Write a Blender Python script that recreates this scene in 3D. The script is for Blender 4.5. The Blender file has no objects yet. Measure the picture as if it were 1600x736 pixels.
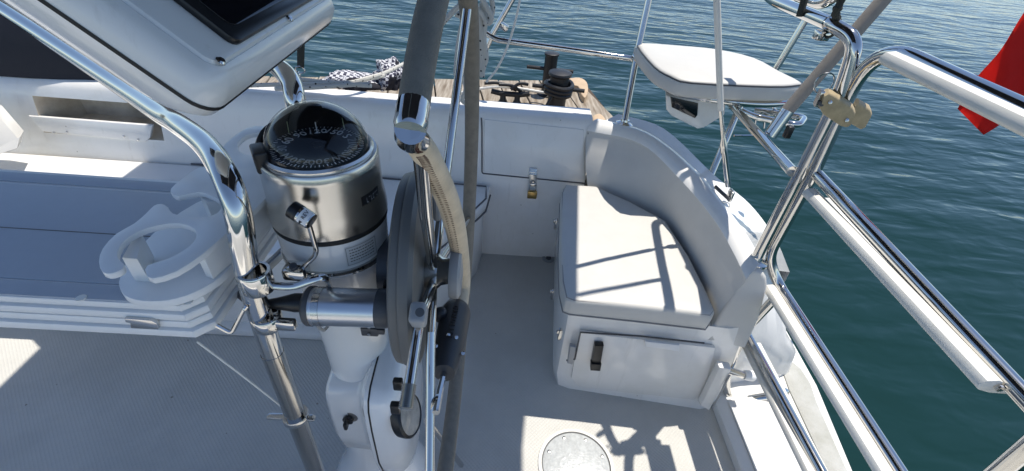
import bpy, bmesh, math, random
from mathutils import Vector, Matrix, noise as mnoise
random.seed(7)
sc = bpy.context.scene
col = sc.collection
V = Vector
# ------------------------------------------------------------------ camera
CAM = V((0, 0, 1.4)); F = 720.0
_p, _r, _y = math.radians(37.7), math.radians(5.5), math.radians(3.0)
FWD = V((math.sin(_y)*math.cos(_p), math.cos(_y)*math.cos(_p), -math.sin(_p)))
_rt = V((math.cos(_y), -math.sin(_y), 0)); _up = _rt.cross(FWD)
RT = _rt*math.cos(_r) + _up*math.sin(_r)
UP = -_rt*math.sin(_r) + _up*math.cos(_r)
cd = bpy.data.cameras.new('camera'); cam = bpy.data.objects.new('camera', cd); col.objects.link(cam)
cd.sensor_width = 36; cd.lens = F*36/1600; cd.clip_start = 0.02; cd.clip_end = 3000
M3 = Matrix((RT, UP, -FWD)).transposed()
cam.matrix_world = Matrix.Translation(CAM) @ M3.to_4x4()
sc.camera = cam
# ------------------------------------------------------------------ light
SUN_EL, SUN_AZ = math.radians(72), math.radians(48)      # azimuth from +Y towards +X
SUN = V((math.sin(SUN_AZ)*math.cos(SUN_EL), math.cos(SUN_AZ)*math.cos(SUN_EL), math.sin(SUN_EL)))
w = bpy.data.worlds.new('World'); sc.world = w; w.use_nodes = True
nt = w.node_tree; bg = nt.nodes['Background']
sky = nt.nodes.new('ShaderNodeTexSky'); sky.sky_type = 'NISHITA'; sky.sun_disc = False
sky.sun_elevation = SUN_EL; sky.sun_rotation = SUN_AZ
sky.air_density = 0.85; sky.altitude = 800; sky.dust_density = 0.3; sky.ozone_density = 1.2
nt.links.new(sky.outputs[0], bg.inputs[0]); bg.inputs[1].default_value = 0.12
ld = bpy.data.lights.new('sun', 'SUN'); ld.energy = 3.7; ld.angle = math.radians(0.5); ld.color = (1, 0.94, 0.85)
sun = bpy.data.objects.new('sun', ld); col.objects.link(sun)
sun.rotation_euler = SUN.to_track_quat('Z', 'Y').to_euler()
vs = sc.view_settings
vs.view_transform = 'Standard'; vs.look = 'None'; vs.exposure = 0.52; vs.gamma = 1; vs.use_curve_mapping = False

# ------------------------------------------------------------------ survey helpers (photo measurement -> metres)
def ray(x, y): return FWD*F + RT*(x-800) - UP*(y-368)
def D(x, y, d): return CAM + ray(x, y)*(d/F)
def Zp(x, y, z): r = ray(x, y); return CAM + r*((z-CAM.z)/r.z)
def Yp(x, y, Y): r = ray(x, y); return CAM + r*(Y/r.y)
def Lp(x, y, off=0):   # the inner coaming face leans outwards
    n = V((0, 1, -.263)); r = ray(x, y); c = 1.66-.263*.385 - off
    return CAM + r*((c-n.dot(CAM))/n.dot(r))
def Xp(x, y, X): r = ray(x, y); return CAM + r*(X/r.x)

# ------------------------------------------------------------------ materials
def mat(name, base=(.8, .8, .8), rough=.4, metal=0, coat=0, var=0, vscale=8, bump=0, bscale=60, rvar=0, spec=.5, aniso=0, dirt=None):
    m = bpy.data.materials.new(name); m.use_nodes = True
    n = m.node_tree; b = n.nodes['Principled BSDF']
    b.inputs['Base Color'].default_value = (*base, 1); b.inputs['Roughness'].default_value = rough
    b.inputs['Metallic'].default_value = metal; b.inputs['Coat Weight'].default_value = coat
    b.inputs['Specular IOR Level'].default_value = spec; b.inputs['Anisotropic'].default_value = aniso
    b.inputs['Coat Roughness'].default_value = .08
    tc = n.nodes.new('ShaderNodeTexCoord')
    if var or rvar or dirt:
        t = n.nodes.new('ShaderNodeTexNoise'); t.inputs['Scale'].default_value = vscale; t.inputs['Detail'].default_value = 6
        t.inputs['Roughness'].default_value = .65
        n.links.new(tc.outputs['Object'], t.inputs['Vector'])
        if var or dirt:
            r = n.nodes.new('ShaderNodeValToRGB')
            d = dirt or tuple(c*(1-var) for c in base)
            r.color_ramp.elements[0].position = .32; r.color_ramp.elements[0].color = (*d, 1)
            r.color_ramp.elements[1].position = .62; r.color_ramp.elements[1].color = (*base, 1)
            n.links.new(t.outputs['Fac'], r.inputs[0]); n.links.new(r.outputs[0], b.inputs['Base Color'])
        if rvar:
            mr = n.nodes.new('ShaderNodeMapRange'); mr.inputs['To Min'].default_value = max(.02, rough-rvar); mr.inputs['To Max'].default_value = rough+rvar
            n.links.new(t.outputs['Fac'], mr.inputs[0]); n.links.new(mr.outputs[0], b.inputs['Roughness'])
    if bump:
        t2 = n.nodes.new('ShaderNodeTexNoise'); t2.inputs['Scale'].default_value = bscale; t2.inputs['Detail'].default_value = 4
        n.links.new(tc.outputs['Object'], t2.inputs['Vector'])
        bp = n.nodes.new('ShaderNodeBump'); bp.inputs['Strength'].default_value = bump; bp.inputs['Distance'].default_value = .004
        n.links.new(t2.outputs['Fac'], bp.inputs['Height']); n.links.new(bp.outputs[0], b.inputs['Normal'])
    return m
def gelcoat(name, base, rough):
    m = mat(name, base, rough, coat=.35, rvar=.07, vscale=5, bump=.03, bscale=11)
    n = m.node_tree; b = n.nodes['Principled BSDF']; tc = n.nodes.new('ShaderNodeTexCoord')
    def noise(sc, det, sx=(1, 1, 1)):
        mp = n.nodes.new('ShaderNodeMapping'); mp.inputs['Scale'].default_value = sx
        t = n.nodes.new('ShaderNodeTexNoise'); t.inputs['Scale'].default_value = sc; t.inputs['Detail'].default_value = det; t.inputs['Roughness'].default_value = .7
        n.links.new(tc.outputs['Object'], mp.inputs[0]); n.links.new(mp.outputs[0], t.inputs['Vector']); return t.outputs['Fac']
    def ramp(src, p0, p1):
        r = n.nodes.new('ShaderNodeMapRange'); r.clamp = True; r.inputs['From Min'].default_value = p0; r.inputs['From Max'].default_value = p1; n.links.new(src, r.inputs[0]); return r.outputs[0]
    def mix(fac, a, colr, k):
        x = n.nodes.new('ShaderNodeMix'); x.data_type = 'RGBA'; x.inputs[7].default_value = (*colr, 1)
        ml = n.nodes.new('ShaderNodeMath'); ml.operation = 'MULTIPLY'; ml.inputs[1].default_value = k; n.links.new(fac, ml.inputs[0]); n.links.new(ml.outputs[0], x.inputs[0])
        if a is None: x.inputs[6].default_value = (*base, 1)
        else: n.links.new(a, x.inputs[6])
        return x.outputs[2]
    c = mix(ramp(noise(3.1, 5), .48, .72), None, (.62, .59, .50), .35)            # yellowed patches
    c = mix(ramp(noise(9, 6, (3.5, 3.5, .45)), .58, .75), c, (.50, .47, .41), .30)   # run-down streaks
    sp = n.nodes.new('ShaderNodeTexVoronoi'); sp.inputs['Scale'].default_value = 11; n.links.new(tc.outputs['Object'], sp.inputs['Vector'])
    lt = n.nodes.new('ShaderNodeMath'); lt.operation = 'LESS_THAN'; lt.inputs[1].default_value = .030; n.links.new(sp.outputs['Distance'], lt.inputs[0])
    c = mix(lt.outputs[0], c, (.25, .22, .18), .55)
    n.links.new(c, b.inputs['Base Color']); return m
GEL = gelcoat('gelcoat', (.83, .82, .79), .2)
GELD = mat('worn_gelcoat', (.78, .77, .73), .38, var=.10, vscale=9, rvar=.1, bump=.04, bscale=40)
PED = mat('pedestal_paint', (.80, .81, .81), .18, coat=.6, var=.03, vscale=10, rvar=.05)
VINYL = mat('vinyl', (.60, .59, .555), .5, var=.05, vscale=14, bump=.12, bscale=420)
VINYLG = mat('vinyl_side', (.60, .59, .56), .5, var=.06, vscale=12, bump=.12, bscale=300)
PIPEC = mat('cushion_piping', (.30, .29, .28), .6)  # piping's grey tone carries the thin shadow line along the seams
PIPE = mat('piping', (.10, .10, .105), .5)
HDPE = mat('white_plastic', (.80, .81, .81), .3, var=.03, vscale=20, bump=.03, bscale=90)
TABLE = mat('table_laminate', (.43, .47, .53), .33, var=.04, vscale=30, bump=.03, bscale=200)
TREAD = mat('tread_plastic', (.78, .77, .72), .45, var=.08, vscale=25, bump=.06, bscale=220)
CHROME = mat('stainless', (.62, .61, .59), .07, metal=1, rvar=.03, vscale=30)
LEGM = mat('dark_leg_stainless', (.50, .48, .45), .14, metal=1, rvar=.06, vscale=25)  # lower leg section; darker brown tone stands in for its dark reflections
CHROMED = mat('worn_stainless', (.60, .59, .57), .2, metal=1, rvar=.08, vscale=40)
BRASS = mat('brass', (.62, .42, .16), .28, metal=1, var=.2, vscale=60)
BLACK = mat('black_plastic', (.012, .012, .013), .35, rvar=.1, vscale=40)
RUBBER = mat('black_rubber', (.014, .014, .014), .6)
SCREEN = mat('screen_glass', (.004, .005, .008), .04, coat=.2)
GREY = mat('grey_plastic', (.14, .14, .135), .45, bump=.05, bscale=400)
GREYL = mat('light_grey_plastic', (.33, .335, .34), .4, bump=.05, bscale=400)
GRIP = mat('grip_plastic', (.035, .038, .045), .45, bump=.08, bscale=400)
GREYD = mat('dark_grey_plastic', (.07, .073, .08), .45, bump=.05, bscale=400)
ALU = mat('brushed_aluminium', (.62, .63, .65), .3, metal=1, aniso=.5)
LEATHER = mat('tan_leather', (.74, .61, .44), .62, var=.22, vscale=30, bump=.35, bscale=500)
SUEDE = mat('grey_suede', (.25, .225, .185), .85, var=.2, vscale=60, bump=.4, bscale=900)
CANVAS = mat('tan_canvas', (.34, .30, .26), .8, var=.12, vscale=50, bump=.3, bscale=700)
STITCH = mat('brown_thread', (.10, .03, .02), .7)
NAVY = mat('navy_canvas', (.009, .011, .02), .75, bump=.2, bscale=500)
BIMI = mat('bimini_canvas', (.035, .04, .055), .8, bump=.15, bscale=400)
LATCH = mat('tan_latch_plastic', (.50, .40, .24), .5, var=.3, vscale=35, bump=.1, bscale=160)
STRAP = mat('dark_webbing', (.035, .037, .03), .8, bump=.3, bscale=800)
BUMPER = mat('dock_bumper_vinyl', (.55, .40, .25), .55, var=.15, vscale=9)
IRON = mat('black_iron', (.014, .015, .018), .45, bump=.3, bscale=90, var=.3, vscale=20)
WHITE = mat('white_print', (.88, .88, .88), .6)
GREENM = mat('pale_mark', (.5, .55, .35), .5)
DECKGREY = mat('grey_nonskid', (.50, .50, .47), .7, dirt=(.36, .36, .31), vscale=7, bump=.5, bscale=500)
def metal_brushed():
    m = mat('brushed_stainless', (.66, .63, .58), .22, metal=1, aniso=.6)
    n = m.node_tree; b = n.nodes['Principled BSDF']
    tc = n.nodes.new('ShaderNodeTexCoord'); mp = n.nodes.new('ShaderNodeMapping'); mp.inputs['Scale'].default_value = (3, 3, 900)
    t = n.nodes.new('ShaderNodeTexNoise'); t.inputs['Scale'].default_value = 4; t.inputs['Detail'].default_value = 3
    n.links.new(tc.outputs['Object'], mp.inputs[0]); n.links.new(mp.outputs[0], t.inputs['Vector'])
    bp = n.nodes.new('ShaderNodeBump'); bp.inputs['Strength'].default_value = .05; bp.inputs['Distance'].default_value = .001
    n.links.new(t.outputs[0], bp.inputs['Height']); n.links.new(bp.outputs[0], b.inputs['Normal'])
    return m
BRUSHED = metal_brushed()
def nonskid():
    m = mat('nonskid', (.56, .55, .51), .6, var=.16, vscale=3)
    n = m.node_tree; b = n.nodes['Principled BSDF']
    tc = n.nodes.new('ShaderNodeTexCoord')
    mp = n.nodes.new('ShaderNodeMapping'); mp.inputs['Rotation'].default_value = (0, 0, math.radians(45))
    ck = n.nodes.new('ShaderNodeTexVoronoi'); ck.inputs['Scale'].default_value = 115; ck.inputs['Randomness'].default_value = .0
    n.links.new(tc.outputs['Object'], mp.inputs[0]); n.links.new(mp.outputs[0], ck.inputs['Vector'])
    bp = n.nodes.new('ShaderNodeBump'); bp.inputs['Strength'].default_value = .8; bp.inputs['Distance'].default_value = .003
    n.links.new(ck.outputs['Distance'], bp.inputs['Height']); n.links.new(bp.outputs[0], b.inputs['Normal'])
    # scattered grime specks
    sp = n.nodes.new('ShaderNodeTexVoronoi'); sp.inputs['Scale'].default_value = 9
    n.links.new(tc.outputs['Object'], sp.inputs['Vector'])
    lt = n.nodes.new('ShaderNodeMath'); lt.operation = 'LESS_THAN'; lt.inputs[1].default_value = .035
    n.links.new(sp.outputs['Distance'], lt.inputs[0])
    mx = n.nodes.new('ShaderNodeMix'); mx.data_type = 'RGBA'; mx.inputs[7].default_value = (.28, .26, .22, 1)
    src = b.inputs['Base Color'].links[0].from_socket
    n.links.new(lt.outputs[0], mx.inputs[0]); n.links.new(src, mx.inputs[6]); n.links.new(mx.outputs[2], b.inputs['Base Color'])
    return m
NONSKID = nonskid()
def ropemat():
    m = mat('flecked_rope', (.52, .51, .47), .8)
    n = m.node_tree; b = n.nodes['Principled BSDF']
    tc = n.nodes.new('ShaderNodeTexCoord'); v = n.nodes.new('ShaderNodeTexVoronoi'); v.inputs['Scale'].default_value = 55
    n.links.new(tc.outputs['Object'], v.inputs['Vector'])
    r = n.nodes.new('ShaderNodeValToRGB'); r.color_ramp.interpolation = 'CONSTANT'
    r.color_ramp.elements[0].color = (.02, .02, .025, 1); r.color_ramp.elements[1].position = .2; r.color_ramp.elements[1].color = (.52, .51, .47, 1)
    n.links.new(v.outputs['Distance'], r.inputs[0]); n.links.new(r.outputs[0], b.inputs['Base Color'])
    bp = n.nodes.new('ShaderNodeBump'); bp.inputs['Strength'].default_value = .5; bp.inputs['Distance'].default_value = .003
    n.links.new(v.outputs['Distance'], bp.inputs['Height']); n.links.new(bp.outputs[0], b.inputs['Normal'])
    return m
ROPE = ropemat()
def checkmat():
    m = mat('checked_cloth', (.6, .6, .62), .9)
    n = m.node_tree; b = n.nodes['Principled BSDF']
    tc = n.nodes.new('ShaderNodeTexCoord'); v = n.nodes.new('ShaderNodeTexChecker'); v.inputs['Scale'].default_value = 42
    nz = n.nodes.new('ShaderNodeTexNoise'); nz.inputs['Scale'].default_value = 5
    n.links.new(tc.outputs['Object'], v.inputs['Vector']); n.links.new(tc.outputs['Object'], nz.inputs['Vector'])
    v.inputs[1].default_value = (.62, .62, .64, 1); v.inputs[2].default_value = (.03, .03, .06, 1)
    r = n.nodes.new('ShaderNodeValToRGB'); r.color_ramp.interpolation = 'CONSTANT'; r.color_ramp.elements[1].position = .56
    r.color_ramp.elements[0].color = (0, 0, 0, 1); r.color_ramp.elements[1].color = (1, 1, 1, 1)
    n.links.new(nz.outputs[0], r.inputs[0])
    mx = n.nodes.new('ShaderNodeMix'); mx.data_type = 'RGBA'; mx.inputs[7].default_value = (.012, .012, .02, 1)
    n.links.new(r.outputs[0], mx.inputs[0]); n.links.new(v.outputs[0], mx.inputs[6]); n.links.new(mx.outputs[2], b.inputs['Base Color'])
    return m
CHECK = checkmat()
def woodmat():
    m = mat('weathered_wood', (.36, .29, .21), .85)
    n = m.node_tree; b = n.nodes['Principled BSDF']
    tc = n.nodes.new('ShaderNodeTexCoord'); oi = n.nodes.new('ShaderNodeObjectInfo')
    mp = n.nodes.new('ShaderNodeMapping'); mp.inputs['Scale'].default_value = (14, 1.6, 14)
    n.links.new(tc.outputs['Object'], mp.inputs[0])
    t = n.nodes.new('ShaderNodeTexNoise'); t.noise_dimensions = '4D'; t.inputs['Scale'].default_value = 3; t.inputs['Detail'].default_value = 8
    n.links.new(mp.outputs[0], t.inputs['Vector'])
    ml = n.nodes.new('ShaderNodeMath'); ml.operation = 'MULTIPLY'; ml.inputs[1].default_value = 40
    n.links.new(oi.outputs['Random'], ml.inputs[0]); n.links.new(ml.outputs[0], t.inputs['W'])
    r = n.nodes.new('ShaderNodeValToRGB')
    r.color_ramp.elements[0].position = .3; r.color_ramp.elements[0].color = (.16, .12, .08, 1)
    r.color_ramp.elements[1].position = .7; r.color_ramp.elements[1].color = (.42, .37, .30, 1)
    n.links.new(t.outputs[0], r.inputs[0]); n.links.new(r.outputs[0], b.inputs['Base Color'])
    bp = n.nodes.new('ShaderNodeBump'); bp.inputs['Strength'].default_value = .6; bp.inputs['Distance'].default_value = .006
    n.links.new(t.outputs[0], bp.inputs['Height']); n.links.new(bp.outputs[0], b.inputs['Normal'])
    return m
WOOD = woodmat()
def glassmat():
    m = bpy.data.materials.new('clear_dome'); m.use_nodes = True; n = m.node_tree
    for x in list(n.nodes):
        if x.type != 'OUTPUT_MATERIAL': n.nodes.remove(x)
    out = [x for x in n.nodes if x.type == 'OUTPUT_MATERIAL'][0]
    tr = n.nodes.new('ShaderNodeBsdfTransparent'); tr.inputs[0].default_value = (.98, .985, .99, 1)
    gl = n.nodes.new('ShaderNodeBsdfGlossy'); gl.inputs['Roughness'].default_value = .02
    fr = n.nodes.new('ShaderNodeFresnel'); fr.inputs[0].default_value = 1.5
    mx = n.nodes.new('ShaderNodeMixShader')
    ge = n.nodes.new('ShaderNodeNewGeometry'); sb = n.nodes.new('ShaderNodeMath'); sb.operation = 'SUBTRACT'; sb.inputs[0].default_value = 1; sb.use_clamp = True
    ml = n.nodes.new('ShaderNodeMath'); ml.operation = 'MULTIPLY'
    n.links.new(ge.outputs['Backfacing'], sb.inputs[1]); n.links.new(sb.outputs[0], ml.inputs[0]); n.links.new(fr.outputs[0], ml.inputs[1])
    n.links.new(ml.outputs[0], mx.inputs[0]); n.links.new(tr.outputs[0], mx.inputs[1]); n.links.new(gl.outputs[0], mx.inputs[2]); n.links.new(mx.outputs[0], out.inputs[0])
    return m
GLASS = glassmat()
def flagmat():
    m = mat('flag_cloth', (.78, .022, .016), .75, var=.12, vscale=12, bump=.2, bscale=300)
    n = m.node_tree; b = n.nodes['Principled BSDF']; out = n.nodes['Material Output']
    tl = n.nodes.new('ShaderNodeBsdfTranslucent'); tl.inputs[0].default_value = (.8, .03, .02, 1)
    mx = n.nodes.new('ShaderNodeMixShader'); mx.inputs[0].default_value = .35
    n.links.new(b.outputs[0], mx.inputs[1]); n.links.new(tl.outputs[0], mx.inputs[2]); n.links.new(mx.outputs[0], out.inputs[0])
    return m
FLAG = flagmat()
def watermat():
    m = mat('sea_water', (.007, .030, .029), .10, spec=.38)
    n = m.node_tree; b = n.nodes['Principled BSDF']; b.inputs['IOR'].default_value = 1.33
    tc = n.nodes.new('ShaderNodeTexCoord')
    def nz(scale, rot, sx, sy, det, dist=0):
        mp = n.nodes.new('ShaderNodeMapping'); mp.inputs['Rotation'].default_value = (0, 0, rot); mp.inputs['Scale'].default_value = (sx, sy, 1)
        t = n.nodes.new('ShaderNodeTexNoise'); t.inputs['Scale'].default_value = scale; t.inputs['Detail'].default_value = det; t.inputs['Distortion'].default_value = dist
        n.links.new(tc.outputs['Object'], mp.inputs[0]); n.links.new(mp.outputs[0], t.inputs['Vector']); return t.outputs['Fac']
    a = nz(1.7, .25, .55, 1.5, 2, .3); c = nz(5.0, -.15, .6, 1.3, 2, .4); 
    ad = n.nodes.new('ShaderNodeMath'); ad.operation = 'MULTIPLY_ADD'; ad.inputs[1].default_value = .30
    n.links.new(c, ad.inputs[0]); n.links.new(a, ad.inputs[2])
    bp = n.nodes.new('ShaderNodeBump'); bp.inputs['Strength'].default_value = 1.0; bp.inputs['Distance'].default_value = .05
    n.links.new(ad.outputs[0], bp.inputs['Height']); n.links.new(bp.outputs[0], b.inputs['Normal'])
    return m
WATER = watermat()

# ------------------------------------------------------------------ build helpers
ORG = {}
def worg(o): return ORG.get(o.name, V((0, 0, 0)))
def tag(o, label=None, cat=None, group=None, kind=None):
    if label: o['label'] = label
    if cat: o['category'] = cat
    if group: o['group'] = group
    if kind: o['kind'] = kind
    return o
def empty(name, loc, label, cat, group=None):
    o = bpy.data.objects.new(name, None); col.objects.link(o); o.location = loc; o.empty_display_size = .05
    ORG[o.name] = V(loc); return tag(o, label, cat, group)
def smooth_by_angle(bm, ang=35):
    lim = math.radians(ang)
    for f in bm.faces: f.smooth = True
    for e in bm.edges:
        if len(e.link_faces) == 2 and e.calc_face_angle(0) > lim: e.smooth = False
def obj(name, bm, m, parent=None, ang=35):
    """Link bm (in world metres) as one mesh object; a child stays in its thing's frame."""
    bmesh.ops.recalc_face_normals(bm, faces=bm.faces[:])
    smooth_by_angle(bm, ang)
    me = bpy.data.meshes.new(name)
    if parent is not None: o0 = worg(parent)
    else:
        xs = [v.co for v in bm.verts]
        o0 = V((sum(v.x for v in xs)/len(xs), sum(v.y for v in xs)/len(xs), min(v.z for v in xs)))
    bm.transform(Matrix.Translation(-o0)); bm.to_mesh(me); bm.free()
    for mm in (m if isinstance(m, (list, tuple)) else [m]): me.materials.append(mm)
    o = bpy.data.objects.new(name, me); col.objects.link(o); ORG[o.name] = o0.copy()
    if parent is not None: o.parent = parent
    else: o.location = o0
    return o
def fillet(pts, rad, n=7):
    pts = [V(p) for p in pts]; out = [pts[0]]
    for i in range(1, len(pts)-1):
        a, b, c = pts[i-1], pts[i], pts[i+1]
        u, v_ = (a-b), (c-b); r = min(rad, u.length*.48, v_.length*.48)
        p0, p2 = b+u.normalized()*r, b+v_.normalized()*r
        for k in range(n+1):
            t = k/n; out.append(p0*(1-t)**2 + b*2*t*(1-t) + p2*t*t)
    out.append(pts[-1]); return out
def spline(pts, n=6):
    pts = [V(p) for p in pts]; q = [pts[0]*2-pts[1]] + pts + [pts[-1]*2-pts[-2]]; out = []
    for i in range(1, len(q)-2):
        a, b, c, d = q[i-1:i+3]
        for k in range(n):
            t = k/n
            out.append(.5*((2*b)+(c-a)*t+(2*a-5*b+4*c-d)*t*t+(3*b-a-3*c+d)*t**3))
    out.append(pts[-1]); return out
def tube(bm, path, r, seg=14, cap=True, closed=False, sx=1.0):
    path = [V(p) for p in path]; n = len(path); rings = []
    t0 = (path[1]-path[0]).normalized(); nn = t0.orthogonal().normalized()
    for i, p in enumerate(path):
        if closed: t = (path[(i+1) % n]-path[i-1])
        else: t = path[min(i+1, n-1)]-path[max(i-1, 0)]
        t = t.normalized() if t.length > 1e-9 else t0
        nn = (nn - t*nn.dot(t)).normalized(); bb = t.cross(nn)
        rr = r[i] if isinstance(r, (list, tuple)) else r
        rings.append([bm.verts.new(p + (nn*math.cos(2*math.pi*k/seg)*sx + bb*math.sin(2*math.pi*k/seg))*rr) for k in range(seg)])
    m = n if closed else n-1
    for i in range(m):
        A, B = rings[i], rings[(i+1) % n]
        for k in range(seg): bm.faces.new((A[k], A[(k+1) % seg], B[(k+1) % seg], B[k]))
    if cap and not closed:
        bm.faces.new(rings[0][::-1]); bm.faces.new(rings[-1])
    return bm
def tubeobj(name, path, r, m, parent=None, **k):
    return obj(name, tube(bmesh.new(), path, r, **k), m, parent)
def frame(axis, up=None):
    z = V(axis).normalized(); x = (V(up) - z*V(up).dot(z)).normalized() if up is not None else z.orthogonal().normalized()
    return Matrix((x, z.cross(x), z)).transposed()
def lathe(bm, prof, loc=(0, 0, 0), axis=(0, 0, 1), seg=32, cap=True):
    """prof: list of (radius, height) along axis."""
    R = frame(axis); L = V(loc); rings = []
    for (r, h) in prof:
        rings.append([bm.verts.new(L + R @ V((r*math.cos(2*math.pi*k/seg), r*math.sin(2*math.pi*k/seg), h))) for k in range(seg)])
    for A, B in zip(rings, rings[1:]):
        for k in range(seg): bm.faces.new((A[k], A[(k+1) % seg], B[(k+1) % seg], B[k]))
    if cap:
        if prof[0][0] > 1e-5: bm.faces.new(rings[0][::-1])
        if prof[-1][0] > 1e-5: bm.faces.new(rings[-1])
    bmesh.ops.remove_doubles(bm, verts=bm.verts[:], dist=1e-6)
    return bm
def bev(bm, w, seg=2, edges=None, ang=25):
    if edges is None:
        edges = [e for e in bm.edges if len(e.link_faces) == 2 and e.calc_face_angle(0) > math.radians(ang)]
    bmesh.ops.bevel(bm, geom=edges, offset=w, segments=seg, affect='EDGES', profile=.5, clamp_overlap=True)
    return bm
def box(bm, c, s, R=None, bevel=0, seg=2):
    b2 = bmesh.new(); bmesh.ops.create_cube(b2, size=1)
    for v in b2.verts: v.co = V((v.co.x*s[0], v.co.y*s[1], v.co.z*s[2]))
    if bevel: bev(b2, bevel, seg)
    mtx = Matrix.Translation(V(c)) @ ((R.to_4x4()) if R is not None else Matrix.Identity(4))
    b2.transform(mtx); join(bm, b2); return bm
def join(bm, b2):
    me = bpy.data.meshes.new('tmp'); b2.to_mesh(me); b2.free(); bm.from_mesh(me); bpy.data.meshes.remove(me); return bm
def prism(bm, poly, off, bevel=0, seg=2, capang=60):
    """Closed polygon of 3-D points pushed along vector off."""
    b2 = bmesh.new(); off = V(off)
    A = [b2.verts.new(V(p)) for p in poly]; f = b2.faces.new(A)
    r = bmesh.ops.extrude_face_region(b2, geom=[f])
    bmesh.ops.translate(b2, verts=[g for g in r['geom'] if isinstance(g, bmesh.types.BMVert)], vec=off)
    bmesh.ops.recalc_face_normals(b2, faces=b2.faces[:])
    if bevel:
        d = off.normalized()
        es = [e for e in b2.edges if abs((e.verts[0].co-e.verts[1].co).normalized().dot(d)) < .3]
        bmesh.ops.bevel(b2, geom=es, offset=bevel, segments=seg, affect='EDGES', profile=.5, clamp_overlap=True)
    bmesh.ops.triangulate(b2, faces=[f for f in b2.faces if len(f.verts) > 4])
    return join(bm, b2)
def loft(bm, secs, closed=False, capends=False):
    R = [[bm.verts.new(V(p)) for p in s] for s in secs]; n = len(R[0])
    for A, B in zip(R, R[1:]):
        for k in range(n if closed else n-1): bm.faces.new((A[k], A[(k+1) % n], B[(k+1) % n], B[k]))
    if capends:
        for ring in (R[0], R[-1]): bm.faces.new(ring)
    return bm
def text(name, s, size, M, m, parent, depth=.0003):
    c = bpy.data.curves.new('txt', 'FONT'); c.body = s; c.size = size; c.extrude = depth; c.align_x = 'CENTER'; c.align_y = 'CENTER'; c.resolution_u = 3
    t = bpy.data.objects.new('txt', c); col.objects.link(t)
    dg = bpy.context.evaluated_depsgraph_get(); me = bpy.data.meshes.new_from_object(t.evaluated_get(dg))
    bpy.data.objects.remove(t); bpy.data.curves.remove(c)
    bm = bmesh.new(); bm.from_mesh(me); bpy.data.meshes.remove(me); bm.transform(M)
    return obj(name, bm, m, parent)
def basis(o, x, y):
    x = V(x).normalized(); z = x.cross(V(y)).normalized(); y = z.cross(x)
    m = Matrix((x, y, z)).transposed().to_4x4(); m.translation = V(o); return m
def superell(poly, n=8):
    return poly
def smoothpoly(pts, n=4):
    """closed Catmull-Rom through points"""
    p = [V(q) for q in pts]; N = len(p); out = []
    for i in range(N):
        a, b, c, d = p[i-1], p[i], p[(i+1) % N], p[(i+2) % N]
        for k in range(n):
            t = k/n; out.append(.5*((2*b)+(c-a)*t+(2*a-5*b+4*c-d)*t*t+(3*b-a-3*c+d)*t**3))
    return out

# ================================================================== SETTING
WZ = -.62
def water():
    bm = bmesh.new()
    def wave(x, y):
        v = mnoise.noise(V((x*.55+y*.12, y*1.15-x*.1, 1.7)))*.022 + mnoise.noise(V((x*1.5-y*.2, y*2.9+x*.25, 5.1)))*.008 + mnoise.noise(V((x*.2, y*.35, 9)))*.03
        return v
    ys = []; y = -4.0
    while y < 46: ys.append(y); y += .09 + max(0, y-6)*.012
    xs = []; x = -14.0
    while x < 26: xs.append(x); x += .14
    G = [[bm.verts.new((x*(1+max(0, y-5)*.05), y, WZ+wave(x*(1+max(0, y-5)*.05), y))) for x in xs] for y in ys]
    for a, b in zip(G, G[1:]):
        for i in range(len(xs)-1): bm.faces.new((a[i], a[i+1], b[i+1], b[i]))
    R = 1500
    def quad(x0, y0, x1, y1):
        bm.faces.new([bm.verts.new((x0, y0, WZ-.02)), bm.verts.new((x1, y0, WZ-.02)), bm.verts.new((x1, y1, WZ-.02)), bm.verts.new((x0, y1, WZ-.02))])
    quad(-R, 45.6, R, R); quad(-R, -R, R, -3.9); quad(-R, -3.9, -13.9, 45.6); quad(25.9, -3.9, R, 45.6)
    me = bpy.data.meshes.new('water')
    for f in bm.faces: f.smooth = True
    bm.to_mesh(me); bm.free(); me.materials.append(WATER)
    o = bpy.data.objects.new('water', me); col.objects.link(o); tag(o, kind='structure')
water()

# cockpit floor
def floor():
    bm = bmesh.new()
    pts = [(-2.6, -.7), (.80, -.7), (.80, 1.70), (-2.6, 1.70)]
    prism(bm, [V((x, y, -.04)) for x, y in pts], (0, 0, .04))
    tag(obj('floor', bm, NONSKID), kind='structure')
floor()
def transom():
    a = [Zp(1128, 648, .03), Zp(1165, 736, .03)]
    bm = bmesh.new()
    pts = [V((.80, -.7, 0)), V((1.10, -.7, 0)), V((1.165, .69, 0)), V((1.215, 1.0, 0)), V((1.225, 1.28, 0)), V((.80, 1.28, 0))]
    pts = [V((p.x, p.y, .03)) for p in pts]
    prism(bm, [p - V((0, 0, .75)) for p in pts], (0, 0, .75), bevel=.012)
    tag(obj('transom_deck', bm, GELD), kind='structure')
    bm = bmesh.new()
    q = [V((.835, -.6, .032)), V((1.0, -.6, .032)), V((1.045, .70, .032)), V((1.05, .96, .032)), V((.845, .91, .032))]
    prism(bm, q, (0, 0, .004), bevel=.002)
    tag(obj('walkway', bm, GELD), kind='structure')
    bm = bmesh.new()
    q = [V((1.03, -.6, .031)), V((1.075, -.6, .031)), V((1.14, .70, .031)), V((1.185, 1.0, .031)), V((1.165, 1.09, .031)), V((1.11, 1.08, .031)), V((1.075, .70, .031))]
    prism(bm, smoothpoly(q, 2), (0, 0, .004), bevel=.001)
    tag(obj('nonskid_patch', bm, DECKGREY), kind='structure')
transom()

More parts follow.
